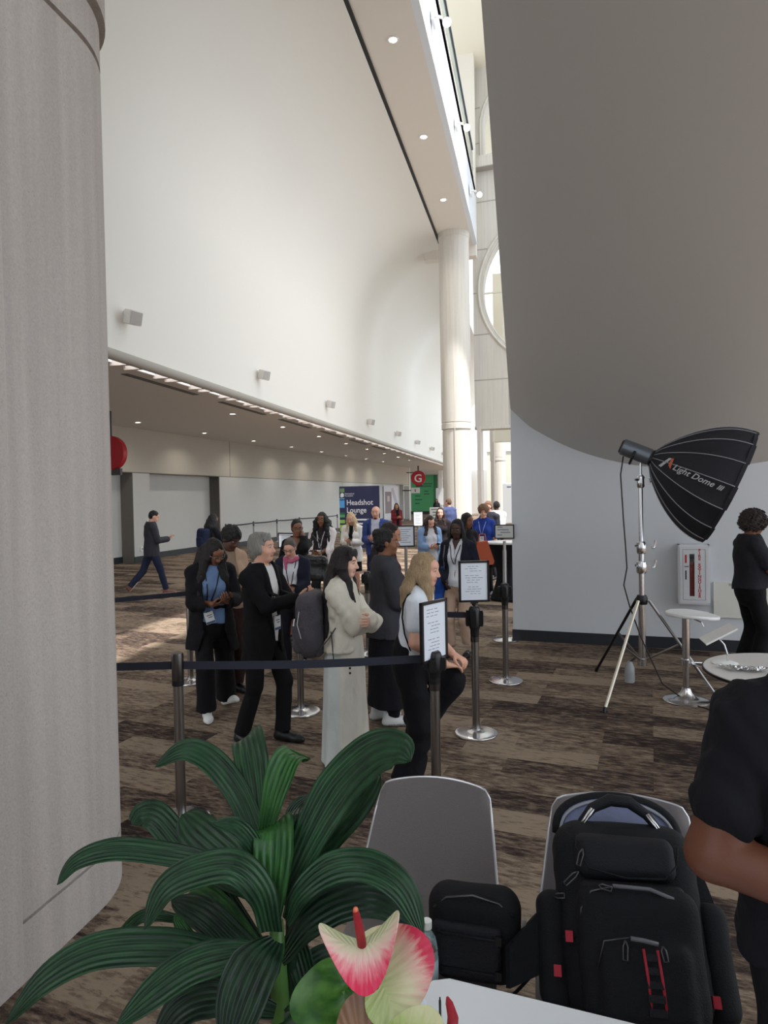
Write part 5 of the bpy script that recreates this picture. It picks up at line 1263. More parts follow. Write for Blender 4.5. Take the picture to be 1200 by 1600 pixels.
r = frame_obj('crossbody_bag', 'small black rounded camera bag on the left chair', 'bag', (-.205, 2.03, .468), -.18, -.02)
Fd = Field(); sbox(Fd, (0, 0, .125), (.142, .07, .135), .065, .02); mesh_obj('body', [Fd.mesh(.007, noise=(.003, 18, 9))], NYL, r)
Fd = Field(); sbox(Fd, (-.015, -.07, .10), (.105, .02, .075), .018, .01); mesh_obj('front_pocket', [Fd.mesh(.006)], NYL2, r)
for z in (.055, .15): MB().tube([(-.10, -.094, z), (.07, -.094, z-.004), (.088, -.09, z-.006)], .006, 8, flat=.5).build('compression_strap', NYL2, r, smooth=True)
for z in (.05, .145): MB().box((.072, -.098, z-.012), (.09, -.084, z+.012)).build('buckle', BLKM, r)
MB().tube([(-.12, -.055, .20), (-.08, -.06, .235), (0, -.062, .25), (.08, -.06, .235), (.12, -.055, .20)], .0035, 6).build('zip', ZIP, r, smooth=True)
MB().box((.147, -.04, .115), (.16, -.02, .19)).build('strap_ring', M('grey buckle', (140, 138, 132), .4, .5), r)
MB().tube([(.155, -.03, .15), (.19, -.03, .1), (.17, -.05, .04), (.14, -.06, .01), (.12, -.1, .006)], .012, 8, flat=.4).build('shoulder_strap', NYL, r, smooth=True)

# ================================================================== PLANTS
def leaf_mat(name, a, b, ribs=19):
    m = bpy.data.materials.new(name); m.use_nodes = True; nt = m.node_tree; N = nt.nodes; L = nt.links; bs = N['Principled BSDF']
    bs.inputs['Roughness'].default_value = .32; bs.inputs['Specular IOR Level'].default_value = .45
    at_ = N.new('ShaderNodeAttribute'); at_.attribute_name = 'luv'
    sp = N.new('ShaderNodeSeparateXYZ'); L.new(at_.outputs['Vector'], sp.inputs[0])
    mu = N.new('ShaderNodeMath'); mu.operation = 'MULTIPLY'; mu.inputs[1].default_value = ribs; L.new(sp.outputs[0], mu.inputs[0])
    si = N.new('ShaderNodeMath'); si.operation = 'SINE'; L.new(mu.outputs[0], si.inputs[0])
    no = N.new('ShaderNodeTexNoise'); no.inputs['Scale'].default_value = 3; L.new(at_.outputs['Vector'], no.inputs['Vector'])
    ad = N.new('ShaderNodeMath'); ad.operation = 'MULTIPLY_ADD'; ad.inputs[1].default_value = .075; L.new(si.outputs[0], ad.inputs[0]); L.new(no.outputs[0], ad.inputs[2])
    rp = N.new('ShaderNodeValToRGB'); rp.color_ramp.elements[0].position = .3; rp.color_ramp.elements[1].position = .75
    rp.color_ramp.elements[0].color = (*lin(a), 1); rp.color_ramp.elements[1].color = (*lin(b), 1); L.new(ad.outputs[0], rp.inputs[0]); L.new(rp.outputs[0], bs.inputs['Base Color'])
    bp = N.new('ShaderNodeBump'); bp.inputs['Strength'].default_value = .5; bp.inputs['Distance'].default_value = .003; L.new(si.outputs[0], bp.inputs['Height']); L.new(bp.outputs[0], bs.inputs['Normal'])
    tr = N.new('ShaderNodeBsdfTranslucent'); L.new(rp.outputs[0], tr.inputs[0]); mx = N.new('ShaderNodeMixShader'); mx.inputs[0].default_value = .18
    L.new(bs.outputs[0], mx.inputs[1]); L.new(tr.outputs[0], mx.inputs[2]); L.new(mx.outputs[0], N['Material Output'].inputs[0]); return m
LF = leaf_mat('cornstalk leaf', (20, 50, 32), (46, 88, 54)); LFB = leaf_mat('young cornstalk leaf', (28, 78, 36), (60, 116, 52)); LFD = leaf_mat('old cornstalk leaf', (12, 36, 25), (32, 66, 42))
def catmull(P, n):
    P = [np.array(p, float) for p in P]; P = [2*P[0]-P[1]]+P+[2*P[-1]-P[-2]]; out = []; m_ = len(P)-3
    for i in range(n):
        u = m_*i/(n-1); k = min(int(u), m_-1); t = u-k; a, b, c, d = P[k:k+4]
        out.append(.5*((2*b)+(-a+c)*t+(2*a-5*b+4*c-d)*t*t+(-a+3*b-3*c+d)*t**3))
    return np.array(out)
def ribbon_leaf(parent, pts, wpx, mat, name='leaf', nrm=(0, -.65, .75), blunt=.55, base=.35, twist=0., fold=.16, n=30, roll=0):
    """pts: (photo x, photo y, depth) measured along the midrib; wpx the widest width"""
    P = catmull([atY(*p) for p in pts], n); Ym = np.mean([p[2] for p in pts]); w = wpx*Ym/F
    m = MB(); G = []; uv = []; nr0 = _n(nrm); K = 11
    for i in range(n):
        t = i/(n-1); T = _n(P[min(i+1, n-1)]-P[max(i-1, 0)])
        nn = nr0-T*(nr0@T); nn = _n(nn) if np.linalg.norm(nn) > .15 else _n(np.cross(T, [1, 0, 0]))
        a = roll+twist*(t-.3); side = np.cross(T, nn); side, nn = side*math.cos(a)+nn*math.sin(a), nn*math.cos(a)-side*math.sin(a)
        ww = w*.5*(base+(1-base)*min(1, t/.38)**.8)*(max(0, 1-((t-.5)/.5)**2.6)**blunt if t > .5 else 1)+.0012
        row = []
        for j in range(K):
            q = 2*j/(K-1)-1; z = fold*ww*(abs(q)**1.3)*(1-.5*t)+.0035*math.sin(9*t+3*q)*abs(q)
            row.append(P[i]+side*q*ww+nn*z); uv.append((q, t, 0))
        G.append(row)
    m.grid(G, thick=.0012)
    o = m.build(name, mat, parent, smooth=True, auto=60)
    at_ = o.data.attributes.new('luv', 'FLOAT_VECTOR', 'POINT'); seed = random.random()*5
    at_.data.foreach_set('vector', np.array([(q, t*2+seed, seed) for q, t, _ in uv+uv], np.float32).ravel()); return o
DR = thing('corn_plant', 'large green corn plant with arching strap leaves in the foreground', 'plant', (0, 0, 0))
Yt = 1.5
LV = [ # pts, width px, mat, kwargs
 ([(405, 1320, 1.55), (372, 1240, 1.6), (330, 1188, 1.62), (286, 1172, 1.6), (242, 1198, 1.56)], 44, LF, dict(blunt=.8, base=.8)),
 ([(408, 1330, 1.56), (400, 1230, 1.62), (390, 1165, 1.70), (386, 1150, 1.76), (384, 1170, 1.84)], 56, LF, dict(blunt=.4)),
 ([(412, 1320, 1.5), (428, 1245, 1.52), (448, 1190, 1.56), (464, 1180, 1.6), (472, 1190, 1.63)], 50, LFB, dict(blunt=.5, fold=.3)),
 ([(440, 1320, 1.6), (462, 1262, 1.68), (496, 1240, 1.74)], 20, LFD, dict()),
 ([(440, 1410, 1.45), (480, 1315, 1.47), (528, 1232, 1.5), (582, 1180, 1.5), (622, 1172, 1.48), (642, 1188, 1.45)], 74, LF, dict(blunt=.75, roll=-.25)),
 ([(440, 1400, 1.5), (500, 1320, 1.56), (552, 1262, 1.6), (592, 1205, 1.62)], 62, LF, dict(blunt=.45)),
 ([(400, 1395, 1.45), (330, 1350, 1.42), (260, 1335, 1.4), (180, 1328, 1.36), (120, 1345, 1.33), (89, 1382, 1.30)], 40, LF, dict(blunt=.7)),
 ([(400, 1400, 1.6), (330, 1360, 1.64), (285, 1320, 1.66), (248, 1278, 1.68), (222, 1272, 1.68), (206, 1288, 1.66)], 50, LF, dict(blunt=.5, roll=.2)),
 ([(400, 1390, 1.5), (360, 1345, 1.52), (310, 1300, 1.55), (285, 1272, 1.58)], 66, LF, dict(blunt=.5)),
 ([(415, 1370, 1.45), (395, 1320, 1.43), (368, 1291, 1.42), (332, 1286, 1.4)], 30, LF, dict(blunt=.7)),
 ([(427, 1440, 1.42), (428, 1370, 1.42), (430, 1310, 1.45), (430, 1288, 1.5), (432, 1290, 1.56)], 66, LFB, dict(blunt=.35, fold=.3)),
 ([(440, 1370, 1.52), (456, 1310, 1.52), (466, 1275, 1.55), (470, 1262, 1.6)], 50, LF, dict(blunt=.4)),
 ([(424, 1455, 1.40), (408, 1395, 1.38), (368, 1356, 1.36), (310, 1362, 1.33), (256, 1390, 1.30), (225, 1452, 1.27)], 58, LF, dict(blunt=.7, base=.7)),
 ([(448, 1440, 1.42), (470, 1395, 1.42), (520, 1358, 1.44), (580, 1356, 1.46), (630, 1390, 1.46), (661, 1462, 1.44)], 54, LF, dict(blunt=.7)),
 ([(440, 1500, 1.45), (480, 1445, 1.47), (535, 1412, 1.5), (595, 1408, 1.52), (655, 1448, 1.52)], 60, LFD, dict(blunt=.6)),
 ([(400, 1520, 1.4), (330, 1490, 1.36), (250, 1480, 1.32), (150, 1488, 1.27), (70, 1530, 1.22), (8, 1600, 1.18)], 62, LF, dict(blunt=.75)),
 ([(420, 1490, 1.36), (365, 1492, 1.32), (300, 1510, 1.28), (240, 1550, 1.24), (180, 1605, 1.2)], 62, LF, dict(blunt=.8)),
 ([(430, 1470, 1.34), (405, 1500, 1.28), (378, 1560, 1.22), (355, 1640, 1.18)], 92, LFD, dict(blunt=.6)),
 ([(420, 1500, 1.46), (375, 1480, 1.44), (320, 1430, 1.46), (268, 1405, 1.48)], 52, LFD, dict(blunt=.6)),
 ([(400, 1480, 1.55), (350, 1440, 1.58), (318, 1412, 1.6), (292, 1398, 1.62)], 62, LFB, dict(blunt=.4)),
 ([(300, 1440, 1.5), (232, 1430, 1.46), (196, 1455, 1.44), (162, 1492, 1.42)], 22, LF, dict(blunt=.8)),
 ([(330, 1500, 1.48), (298, 1470, 1.44), (272, 1430, 1.44)], 24, LFB, dict(blunt=.7)),
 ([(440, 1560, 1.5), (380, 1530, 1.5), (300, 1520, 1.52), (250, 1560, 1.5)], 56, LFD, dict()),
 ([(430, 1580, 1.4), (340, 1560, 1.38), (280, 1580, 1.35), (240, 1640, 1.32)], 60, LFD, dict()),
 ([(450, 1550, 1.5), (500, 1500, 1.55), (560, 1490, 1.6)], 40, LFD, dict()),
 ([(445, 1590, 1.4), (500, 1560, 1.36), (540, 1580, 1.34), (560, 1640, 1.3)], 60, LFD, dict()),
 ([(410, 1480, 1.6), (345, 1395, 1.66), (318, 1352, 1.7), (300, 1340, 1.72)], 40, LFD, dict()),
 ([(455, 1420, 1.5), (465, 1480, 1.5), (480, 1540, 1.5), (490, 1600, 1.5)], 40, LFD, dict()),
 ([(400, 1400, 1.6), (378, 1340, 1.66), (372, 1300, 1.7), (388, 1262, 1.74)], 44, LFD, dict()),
]
random.seed(5)
for pts, w, mt, kw in LV: ribbon_leaf(DR, pts, w, mt, **kw)
st = [atY(432, 1440, 1.45), atY(434, 1500, 1.46), atY(440, 1600, 1.48), atY(442, 1700, 1.5)]
pb = np.array([st[-1][0], 1.5, .3])
MB().tube(list(st)+[pb], [.016, .02, .024, .026, .028], 12).build('stem', leaf_mat('green stem', (70, 110, 52), (96, 134, 70), 20), DR, smooth=True)
st2 = [atY(470, 1350, 1.48), atY(462, 1430, 1.5), atY(452, 1520, 1.5), pb+np.array([.03, 0, .05])]
MB().tube(st2, [.012, .016, .018, .02], 10).build('stem', LFD, DR, smooth=True)
MB().lathe([(0, 0), (.13, 0), (.15, .02), (.18, .32), (.185, .34), (.165, .34), (.16, .30), (0, .30)], 40, (pb[0], 1.5, 0)).build('pot', M('dark pot', (52, 48, 46), .5), DR, smooth=True, auto=35)

# anthurium
AN = thing('anthurium', 'potted anthurium with two pink and green flowers at the bottom of the view', 'plant', (0, 0, 0))
def petal_mat(name, cols):
    m = bpy.data.materials.new(name); m.use_nodes = True; nt = m.node_tree; N = nt.nodes; L = nt.links; bs = N['Principled BSDF']; bs.inputs['Roughness'].default_value = .38
    at_ = N.new('ShaderNodeAttribute'); at_.attribute_name = 'luv'; sp = N.new('ShaderNodeSeparateXYZ'); L.new(at_.outputs['Vector'], sp.inputs[0])
    mp = N.new('ShaderNodeMapping'); mp.inputs['Scale'].default_value = (9, 2.0, 1); L.new(at_.outputs['Vector'], mp.inputs[0]); no = N.new('ShaderNodeTexNoise'); no.inputs['Scale'].default_value = 2.2; no.inputs['Detail'].default_value = 4; L.new(mp.outputs[0], no.inputs['Vector'])
    ad = N.new('ShaderNodeMath'); ad.operation = 'MULTIPLY_ADD'; ad.inputs[1].default_value = .34; L.new(no.outputs[0], ad.inputs[0]); L.new(sp.outputs[1], ad.inputs[2])
    rp = N.new('ShaderNodeValToRGB'); e = rp.color_ramp.elements; e[0].position = cols[0][0]; e[0].color = (*lin(cols[0][1]), 1); e[1].position = cols[-1][0]; e[1].color = (*lin(cols[-1][1]), 1)
    for p, c in cols[1:-1]: x = e.new(p); x.color = (*lin(c), 1)
    L.new(ad.outputs[0], rp.inputs[0]); L.new(rp.outputs[0], bs.inputs['Base Color'])
    wv = N.new('ShaderNodeMath'); wv.operation = 'MULTIPLY'; wv.inputs[1].default_value = 34; L.new(sp.outputs[0], wv.inputs[0]); si = N.new('ShaderNodeMath'); si.operation = 'SINE'; L.new(wv.outputs[0], si.inputs[0])
    bp = N.new('ShaderNodeBump'); bp.inputs['Strength'].default_value = .3; bp.inputs['Distance'].default_value = .002; L.new(si.outputs[0], bp.inputs['Height']); L.new(bp.outputs[0], bs.inputs['Normal']); return m
def heart(parent, name, c, ex, ey, size, mat, cup=0., saddle=0., droop=0., thick=.0014, wide=1.0, long=1.0, rnd=0.):
    """heart-shaped blade: c attachment point, ex right, ey towards the tip"""
    c = np.array(c); ex = _n(ex); ey = _n(ey-ex*(np.array(ey)@ex)) if True else ey; nz = np.cross(ey, ex); G = []; uv = []; NR, NA = 12, 49
    for i in range(NR):
        rr_ = (i+.02)/(NR-1+.02); row = []
        for j in range(NA):
            a = 2*math.pi*j/(NA-1); # a=0 at the notch, pi at the tip
            k = 1-math.cos(a); rad = .44*(.30+.60*k**.75+.16*max(0, math.cos(a))*abs(math.sin(a))*3)*(1-.1*max(0, -math.cos(a))) + .16*max(0, -math.cos(a))**6
            rad = rad*(1-rnd)+rnd*(.43+.13*max(0, -math.cos(a))**5-.22*max(0, math.cos(a))**8)
            x = math.sin(a)*rad*rr_*wide; y = -math.cos(a)*rad*rr_; yt = y; y *= long
            z = cup*(x*x+y*y)+saddle*(x*x*1.3-y*y)-droop*max(0, y)**2
            row.append(c+size*(ex*x+ey*y+nz*z)); uv.append((math.atan2(x, abs(y)+.2), yt*.9+.16+.10*rr_, rr_))
        G.append(row)
    o = MB().grid(G, thick=thick).build(name, mat, parent, smooth=True, auto=70)
    at_ = o.data.attributes.new('luv', 'FLOAT_VECTOR', 'POINT'); at_.data.foreach_set('vector', np.array(uv+uv, np.float32).ravel()); return o
PET1 = petal_mat('pink tipped spathe', [(.12, (190, 204, 150)), (.42, (214, 208, 176)), (.60, (228, 190, 180)), (.74, (224, 120, 132)), (.86, (214, 32, 78))])
PET2 = petal_mat('green veined spathe', [(.05, (128, 156, 74)), (.34, (190, 204, 142)), (.6, (216, 208, 172)), (.78, (224, 176, 164)), (.92, (212, 40, 80))])
LEA = leaf_mat('anthurium leaf', (44, 92, 34), (92, 140, 62), 8)
ya = 1.02
c1 = atY(566, 1478, ya); o = heart(AN, 'spathe', c1, (.96, .30, .10), (.20, -.92, .02), .118, PET1, cup=.3, saddle=.72, droop=1.4, wide=1.3, long=.78, rnd=.85)
sd1 = M('red spadix', (178, 24, 44), .35, bump=.6, bscale=700)
MB().tube([c1, c1+np.array([-.004, -.002, .03]), c1+np.array([-.009, -.003, .058])], [.0075, .0075, .005], 12).build('spadix', sd1, AN, smooth=True)
MB().lathe([(0, 0), (.0048, 0), (.0035, .006), (0, .008)], 10, tuple(c1+np.array([-.009, -.003, .057]))).build('spadix_tip', M('orange tip', (226, 120, 84), .4), AN, smooth=True)
c2 = atY(592, 1530, ya+.01); heart(AN, 'spathe', c2, (.603, -.359, -.69), (.755, .485, .406), .150, PET2, cup=-.25, saddle=.1, droop=.1, wide=1.08, rnd=.25)
MB().tube([c2+np.array([-.004, -.012, -.004]), c2+np.array([-.004, -.016, .03]), c2+np.array([.002, -.016, .052])], [.0075, .008, .006], 12).build('spadix', sd1, AN, smooth=True)
pa = np.array([atY(590, 1700, 1.05)[0], 1.05, .86])
SG = leaf_mat('anthurium stem', (88, 118, 60), (120, 146, 84), 10)
for a, b in ((c1, atY(560, 1600, 1.04)), (c2, atY(580, 1600, 1.04))): MB().tube([a, (a+b)/2+np.array([-.006, 0, 0]), b, pa], [.003, .003, .0035, .004], 8).build('flower_stem', SG, AN, smooth=True)
for (x, y, yy), ex, ey, sz, bk in (((536, 1548, 1.08), (-.30, .35, .60), (-.80, -.42, -.34), .128, 'l'), ((535, 1552, 1.09), (.2, .45, .75), (.85, .2, .1), .10, 'l'), ((552, 1570, 1.10), (.5, .4, .7), (.6, -.2, .4), .12, 'l'), ((640, 1590, 1.06), (.5, .2, -.6), (.75, -.4, -.1), .13, 'l')):
    c = atY(x, y, yy); heart(AN, 'leaf', c, ex, ey, sz, LEA, cup=-.2, saddle=.2, droop=.5); MB().tube([c, (c+pa)/2+np.array([.005, 0, .01]), pa], [.0028, .003, .004], 8).build('leaf_stem', SG, AN, smooth=True)
BR = petal_mat('brownish new spathe', [(0, (122, 138, 78)), (.5, (150, 118, 88)), (1.0, (128, 90, 70))])
c4 = atY(570, 1640, 1.0); heart(AN, 'bract', c4, (.9, .1, .1), (-.12, .1, .95), .115, BR, cup=.5, saddle=.2)
c5 = atY(640, 1650, .98); heart(AN, 'spathe', c5, (.8, 0, -.4), (.55, -.1, .75), .115, petal_mat('green young spathe', [(.2, (112, 146, 66)), (.6, (166, 188, 106)), (.95, (206, 206, 160))]), cup=.4)
MB().tube([atY(704, 1640, 1.0), atY(708, 1590, 1.0), atY(702, 1568, 1.0), atY(699, 1558, 1.0)], [.009, .0085, .006, .002], 12).build('spadix', sd1, AN, smooth=True)
MB().tube([atY(640, 1640, 1.0), atY(636, 1590, 1.0)], [.005, .004], 8).build('stem', M('brown stem', (104, 66, 50), .6), AN, smooth=True)
for (x, y, yy) in ((480, 1600, 1.12), (620, 1640, 1.12), (500, 1570, 1.15), (690, 1650, 1.1)):
    c = atY(x, y, yy); heart(AN, 'leaf', c, (.9, .2, 0), (random.uniform(-.5, .5), -.6, .25), .15, LFD, cup=-.2, droop=.4)
MB().lathe([(0, 0), (.075, 0), (.08, .01), (.1, .1), (.103, .115), (.092, .115), (.09, .1), (0, .1)], 32, (pa[0], pa[1], .742)).build('pot', M('white pot', (214, 212, 208), .4), AN, smooth=True, auto=35)
r = thing('paper_slip', 'small white folded paper slip on the white table beside the anthurium', 'paper', tuple(atZ(662, 1584, .743))); MB().prism([(-.03, 0), (.02, 0), (-.005, .045)], 1, -.001, .001).build('slip', PAPER, r)
r = thing('black_pen', 'thin black pen standing behind the green anthurium bract', 'pen', tuple(atZ(688, 1600, .743))); MB().tube([(0, 0, 0), (0, 0, .055)], .003, 8).build('barrel', BLKP, r); MB().tube([(0, 0, .055), (0, 0, .062)], .0018, 8).build('tip', BLKP, r)
# ================================================================== THE CROWD
NAVY = (28, 30, 48); BLACK = (14, 14, 17); CHAR = (58, 58, 64)
def arm(w, **k): d = dict(w=w); d.update(k); return d
# --- grey-haired man, profile to the right
p = Person(-2.14, 4.93, -12, 1.67, 'grey-haired person in a long black jacket and white shirt holding a phone', 'fair', False, vox=.009, hp=(-2, 8, 0),
    arms=dict(R=arm((.02, .37, 1.235), d=(-.25, .8, .28), n=(-.2, -.3, 1), curl=(30, 40, 30)), L=arm((-.07, .37, 1.215), d=(.3, .8, .25), n=(.25, -.2, 1), curl=(30, 40, 30))), legs=dict(R=dict(a=(.10, -.16, .085)), L=dict(a=(-.09, .12, .085))))
p.hair('shag', (142, 140, 134), noise=.0035); p.top('shirt', (226, 224, 220), .006, sleeve=0, hem=.86); p.top('jacket', BLACK, .021, hem=.70, open_=(.06, .035, .86), sl=(.052, .048, .040), flare=.015, lapel=True); p.collar((226, 224, 220))
p.trousers(BLACK, .066, .070); p.shoes((16, 16, 18), (12, 12, 12)); p.body(); p.lanyard(zb=1.02, x=.0); p.phone('R', 'dark phone held by the grey-haired person', both=True)
MB().tube([p.J['wrR']+np.array([.03*math.cos(a), 0, .03*math.sin(a)]) for a in np.linspace(0, 6.28, 13)], .004, 6).build('wristwatch', BLKP, p.root)
# --- woman in black cardigan, long curly hair
p = Person(-2.86, 5.47, -52, 1.62, 'person with long dark curls, black cardigan, light blue top and white shoes', 'brown', True, vox=.0095, hp=(34, 22, 4), girth=1.05,
    arms=dict(R=arm((.03, .26, 1.13), d=(-.7, .6, .15), n=(-.1, -.3, 1), curl=(30, 40, 30)), L=arm((-.10, .30, 1.15), d=(.4, .7, .4), n=(.3, -.4, .9), curl=(25, 35, 30))), legs=dict(R=dict(a=(.08, .06, .085), yaw=-4), L=dict(a=(-.17, -.24, .10), pitch=-18, yaw=20)))
p.hair('long', (30, 22, 22), .42, front=True, noise=.010, vol=1.16, n=30); p.top('blue_top', (112, 138, 178), .012, sleeve=0, hem=.93); p.top('cardigan', (17, 16, 20), .032, hem=.66, open_=(.115, .10, .85), sl=(.056, .052, .044), flare=.04)
p.trousers((19, 18, 22), .088, .10, cut=.05); p.shoes((228, 228, 226), (236, 234, 226), 1.05); p.body(); p.lanyard(zb=.99, x=.05, tilt=14); p.glasses((150, 140, 130)); p.phone('R', 'phone held by the person with long dark curls')
# --- tan jacket behind
p = Person(-3.02, 6.12, -35, 1.70, 'person with short dark curls in a tan jacket and brown trousers', 'dark', True, vox=.011, hp=(28, 10, 0), arms=PHONE(1.18, .32))
p.hair('curlytop', (26, 22, 22), vol=1.04); p.top('inner_top', (150, 128, 108), .006, sleeve=0, hem=.9); p.top('tan_jacket', (186, 156, 132), .022, hem=.93, open_=(.05, .035, .8), sl=(.055, .05, .042)); p.trousers((54, 32, 32), .082, .082); p.shoes(BLACK); p.body()
p.strap([(.10, .13, 1.42), (.125, .15, 1.25), (.14, .10, 1.0)], .016); p.phone('L', 'phone held by the person in the tan jacket', both=True)
# --- woman with pink scarf
p = Person(-2.76, 7.25, -80, 1.49, 'older person with glasses, pink scarf and navy cardigan looking down at a black phone', 'fair', True, vox=.011, hp=(24, -6, 3), girth=1.14,
    arms=dict(R=arm((.04, .31, 1.10), d=(-.6, .7, .3), n=(-.1, -.4, 1)), L=arm((-.06, .30, 1.08), d=(.6, .6, .35), n=(.2, -.5, .9))))
p.hair('bun', (98, 88, 82), noise=.003); p.top('white_top', (216, 218, 224), .010, sleeve=0, hem=.84); p.top('cardigan', (30, 32, 48), .028, hem=.80, open_=(.10, .085, .8), sl=(.058, .054, .048), sleeve=.92); p.trousers((22, 22, 30), .075, .075); p.shoes((190, 180, 170)); p.body(); p.lanyard(zb=1.0); p.glasses((120, 90, 80)); p.phone('R', 'black phone held by the person in the pink scarf', both=True)
Fd = Field(); nb = p.J['nb']
for i in range(14):
    a = 2*math.pi*i/14; Fd.ell(nb+np.array([.075*math.cos(a), .018+.080*math.sin(a), -.018-.025*max(0, math.sin(a))+.008*math.sin(3*a)]), (.034, .034, .026), .02)
Fd.cone(nb+[.06, .09, -.02], nb+[.05, .125, -.13], .026, .016, .02)
mesh_obj('scarf', [Fd.mesh(.009, noise=(.005, 35, 2))], M('pink scarf', (186, 92, 122), .8, bump=.4, bscale=40, var=.35, vscale=30), p.root)
# --- woman touching her ear
p = Person(-3.18, 8.55, -88, 1.66, 'person all in black with glasses raising a hand to one ear', 'brown', True, vox=.012, hp=(8, 28, 0), arms=dict(L=arm((-.13, .07, 1.50), d=(.25, -.1, 1), n=(1, 0, 0), hint=(-.4, .5, -1), curl=(35, 50, 30)), R=arm((.16, .18, 1.0))))
p.hair('bun', (24, 20, 22)); p.top('black_top', BLACK, .014, hem=.80, sleeve=1.0, sl=(.058, .052, .046), vneck=1.30); p.skirt((20, 20, 24), 1.02, .35, .15, .24); p.body(legs=True); p.glasses(); p.shoes(BLACK)
q = thing('shoulder_bag', 'soft black leather shoulder bag beside the person touching their ear', 'bag', (-2.84, 8.3, .86)); Fd = Field(); sbox(Fd, (0, 0, .17), (.17, .09, .17), .06, .02); mesh_obj('body', [Fd.mesh(.011, noise=(.012, 16, 3))], M('black leather', (30, 30, 32), .35, bump=.4, bscale=30), q)
MB().tube([(-.12, 0, .30), (-.12, .05, .48), (-.06, .1, .6), (.05, .05, .48), (.12, 0, .30)], .012, 8, flat=.5).build('strap', M('black leather', (30, 30, 32), .35, bump=.4, bscale=30), q, smooth=True)
# --- white blazer, big dark hair
p = Person(-3.52, 10.7, -88, 1.70, 'person with voluminous dark hair, glasses and white blazer over a dark top', 'brown', True, vox=.012, hp=(2, -2, 0), girth=1.16, arms=dict(R=arm((.12, .20, 1.05)), L=arm((-.02, .30, 1.06), d=(.8, .5, .2), n=(0, -.5, 1))))
p.hair('long', (18, 16, 18), .36, front=True, noise=.009, vol=1.35, n=30); p.top('dark_top', (40, 32, 36), .012, sleeve=0, hem=.85); p.top('blazer', (224, 214, 212), .026, hem=.84, open_=(.125, .12, .8), sl=(.062, .056, .05), lapel=True); p.trousers((20, 20, 24), .08, .08); p.shoes(BLACK); p.body(); p.lanyard((200, 200, 205), 1.06, x=.0); p.glasses(); p.phone('L', 'phone held by the person in the white blazer with dark hair')
m = MB(); m.tube([(.045*math.cos(a)*p.S, p.front(.03*math.cos(a), 1.38+.06*math.sin(a))+.004, (1.37+.07*math.sin(a))*p.S) for a in np.linspace(math.pi, 2*math.pi, 11)], .003, 5); m.build('necklace', CHROME, p.root)
# --- blonde in white blazer
p = Person(-3.56, 12.72, -90, 1.65, 'blonde person in a white blazer and black skirt typing on a phone', 'fair', True, vox=.013, hp=(20, -4, 6), arms=PHONE(1.14, .27, .045))
p.hair('long', (214, 184, 138), .34, front=True, noise=.004, n=26); p.top('black_top', BLACK, .006, sleeve=0, hem=.9); p.top('blazer', (236, 230, 222), .024, hem=.74, open_=(.05, .03, .95), sl=(.058, .052, .046), flare=.02, lapel=True); p.skirt((18, 18, 22), 1.0, .52, .15, .20, 5, .02); p.body(legs=True); p.shoes((40, 36, 34), low=True); p.lanyard(zb=1.0); p.phone('R', 'phone held by the blonde person in the white blazer', both=True)
# --- bald man
p = Person(-2.99, 12.38, -88, 1.77, 'bald person in a bright blue blazer, pale shirt, jeans and tan shoes', 'fair', False, vox=.012, hp=(4, 0, 0), arms=PHONE(1.12, .28, .06), girth=1.04)
p.hairrgb = (120, 80, 60); p.top('shirt', (206, 208, 222), .008, sleeve=0, hem=.92); p.top('blazer', (58, 76, 132), .026, hem=.82, open_=(.085, .065, .9), sl=(.058, .054, .048), lapel=True); p.collar((222, 224, 234)); p.trousers((38, 46, 70), .066, .066); p.shoes((206, 130, 78), (190, 120, 70)); p.body()
Fd = Field(); T = lambda q: p.hc+p.RH@(np.array(q, float)*p.S); Fd.ell(T((0, .042, -.088)), np.array([.040, .046, .032]), .01, p.RH); Fd.ell(T((0, .11, -.05)), (.03, .03, .022), 0, p.RH, '-'); mesh_obj('beard', [Fd.mesh(.006)], M('beard', (96, 66, 52), .8), p.root)
p.strap([(.13, .145, 1.42), (.13, .17, 1.3), (.12, .14, 1.1)], .022); p.phone('R', 'pale phone held by the bald person', (225, 225, 230), both=True)
# --- woman in cream robe with backpack
p = Person(-1.38, 4.62, 4, 1.59, 'person in long cream robe and skirt with long dark hair, arms folded', 'pale', True, vox=.0085, hp=(6, -12, 0), girth=.97,
    arms=dict(R=arm((-.10, .235, 1.14), d=(-1, .15, .0), n=(0, -1, 0), hint=(.6, .3, -1)), L=arm((.13, .25, 1.19), d=(1, -.1, .05), n=(0, -1, 0), hint=(-.6, .3, -1))))
p.hair('fringe', (34, 26, 28), .60, front=True, noise=.003, n=30, vol=1.0); p.top('robe', (218, 213, 198), .024, hem=.93, sleeve=.96, sl=(.062, .068, .060), noise=.007)
p.skirt((206, 212, 208), 1.10, .035, .150, .215, 8, .05, 'long_skirt', cy=.0, flat=.86, ph=1.0); p.skirt((218, 213, 200), 1.12, .20, .155, .21, 6, .06, 'robe_panel', cy=.035, flat=.72, ph=2.2); p.body(); p.shoes((220, 216, 205), (200, 196, 186), low=True)
for dx, dz in ((0, 0), (.0, -.035), (.06, -.03), (.06, -.065)): MB().lathe([(0, -.002), (.008, -.002), (.008, .003), (0, .003)], 10, (.15*1, .02+dx, .78+dz), R=Matrix.Rotation(math.pi/2, 3, 'Y')).build('button', BLKP, p.root)
p.strap([(.085, -.10, 1.46), (.095, .02, 1.485), (.10, .11, 1.40), (.105, .145, 1.25), (.12, .10, 1.08)], .013, (58, 52, 54)); p.strap([(-.085, -.10, 1.46), (-.095, .02, 1.485), (-.10, .11, 1.40), (-.105, .145, 1.25), (-.12, .10, 1.08)], .013, (58, 52, 54))
q = thing('backpack', 'dark grey backpack worn on the back of the person in cream', 'backpack', (-1.585, 4.60, .80), 4*D2); q.rotation_euler = (0, -.06, 4*D2)
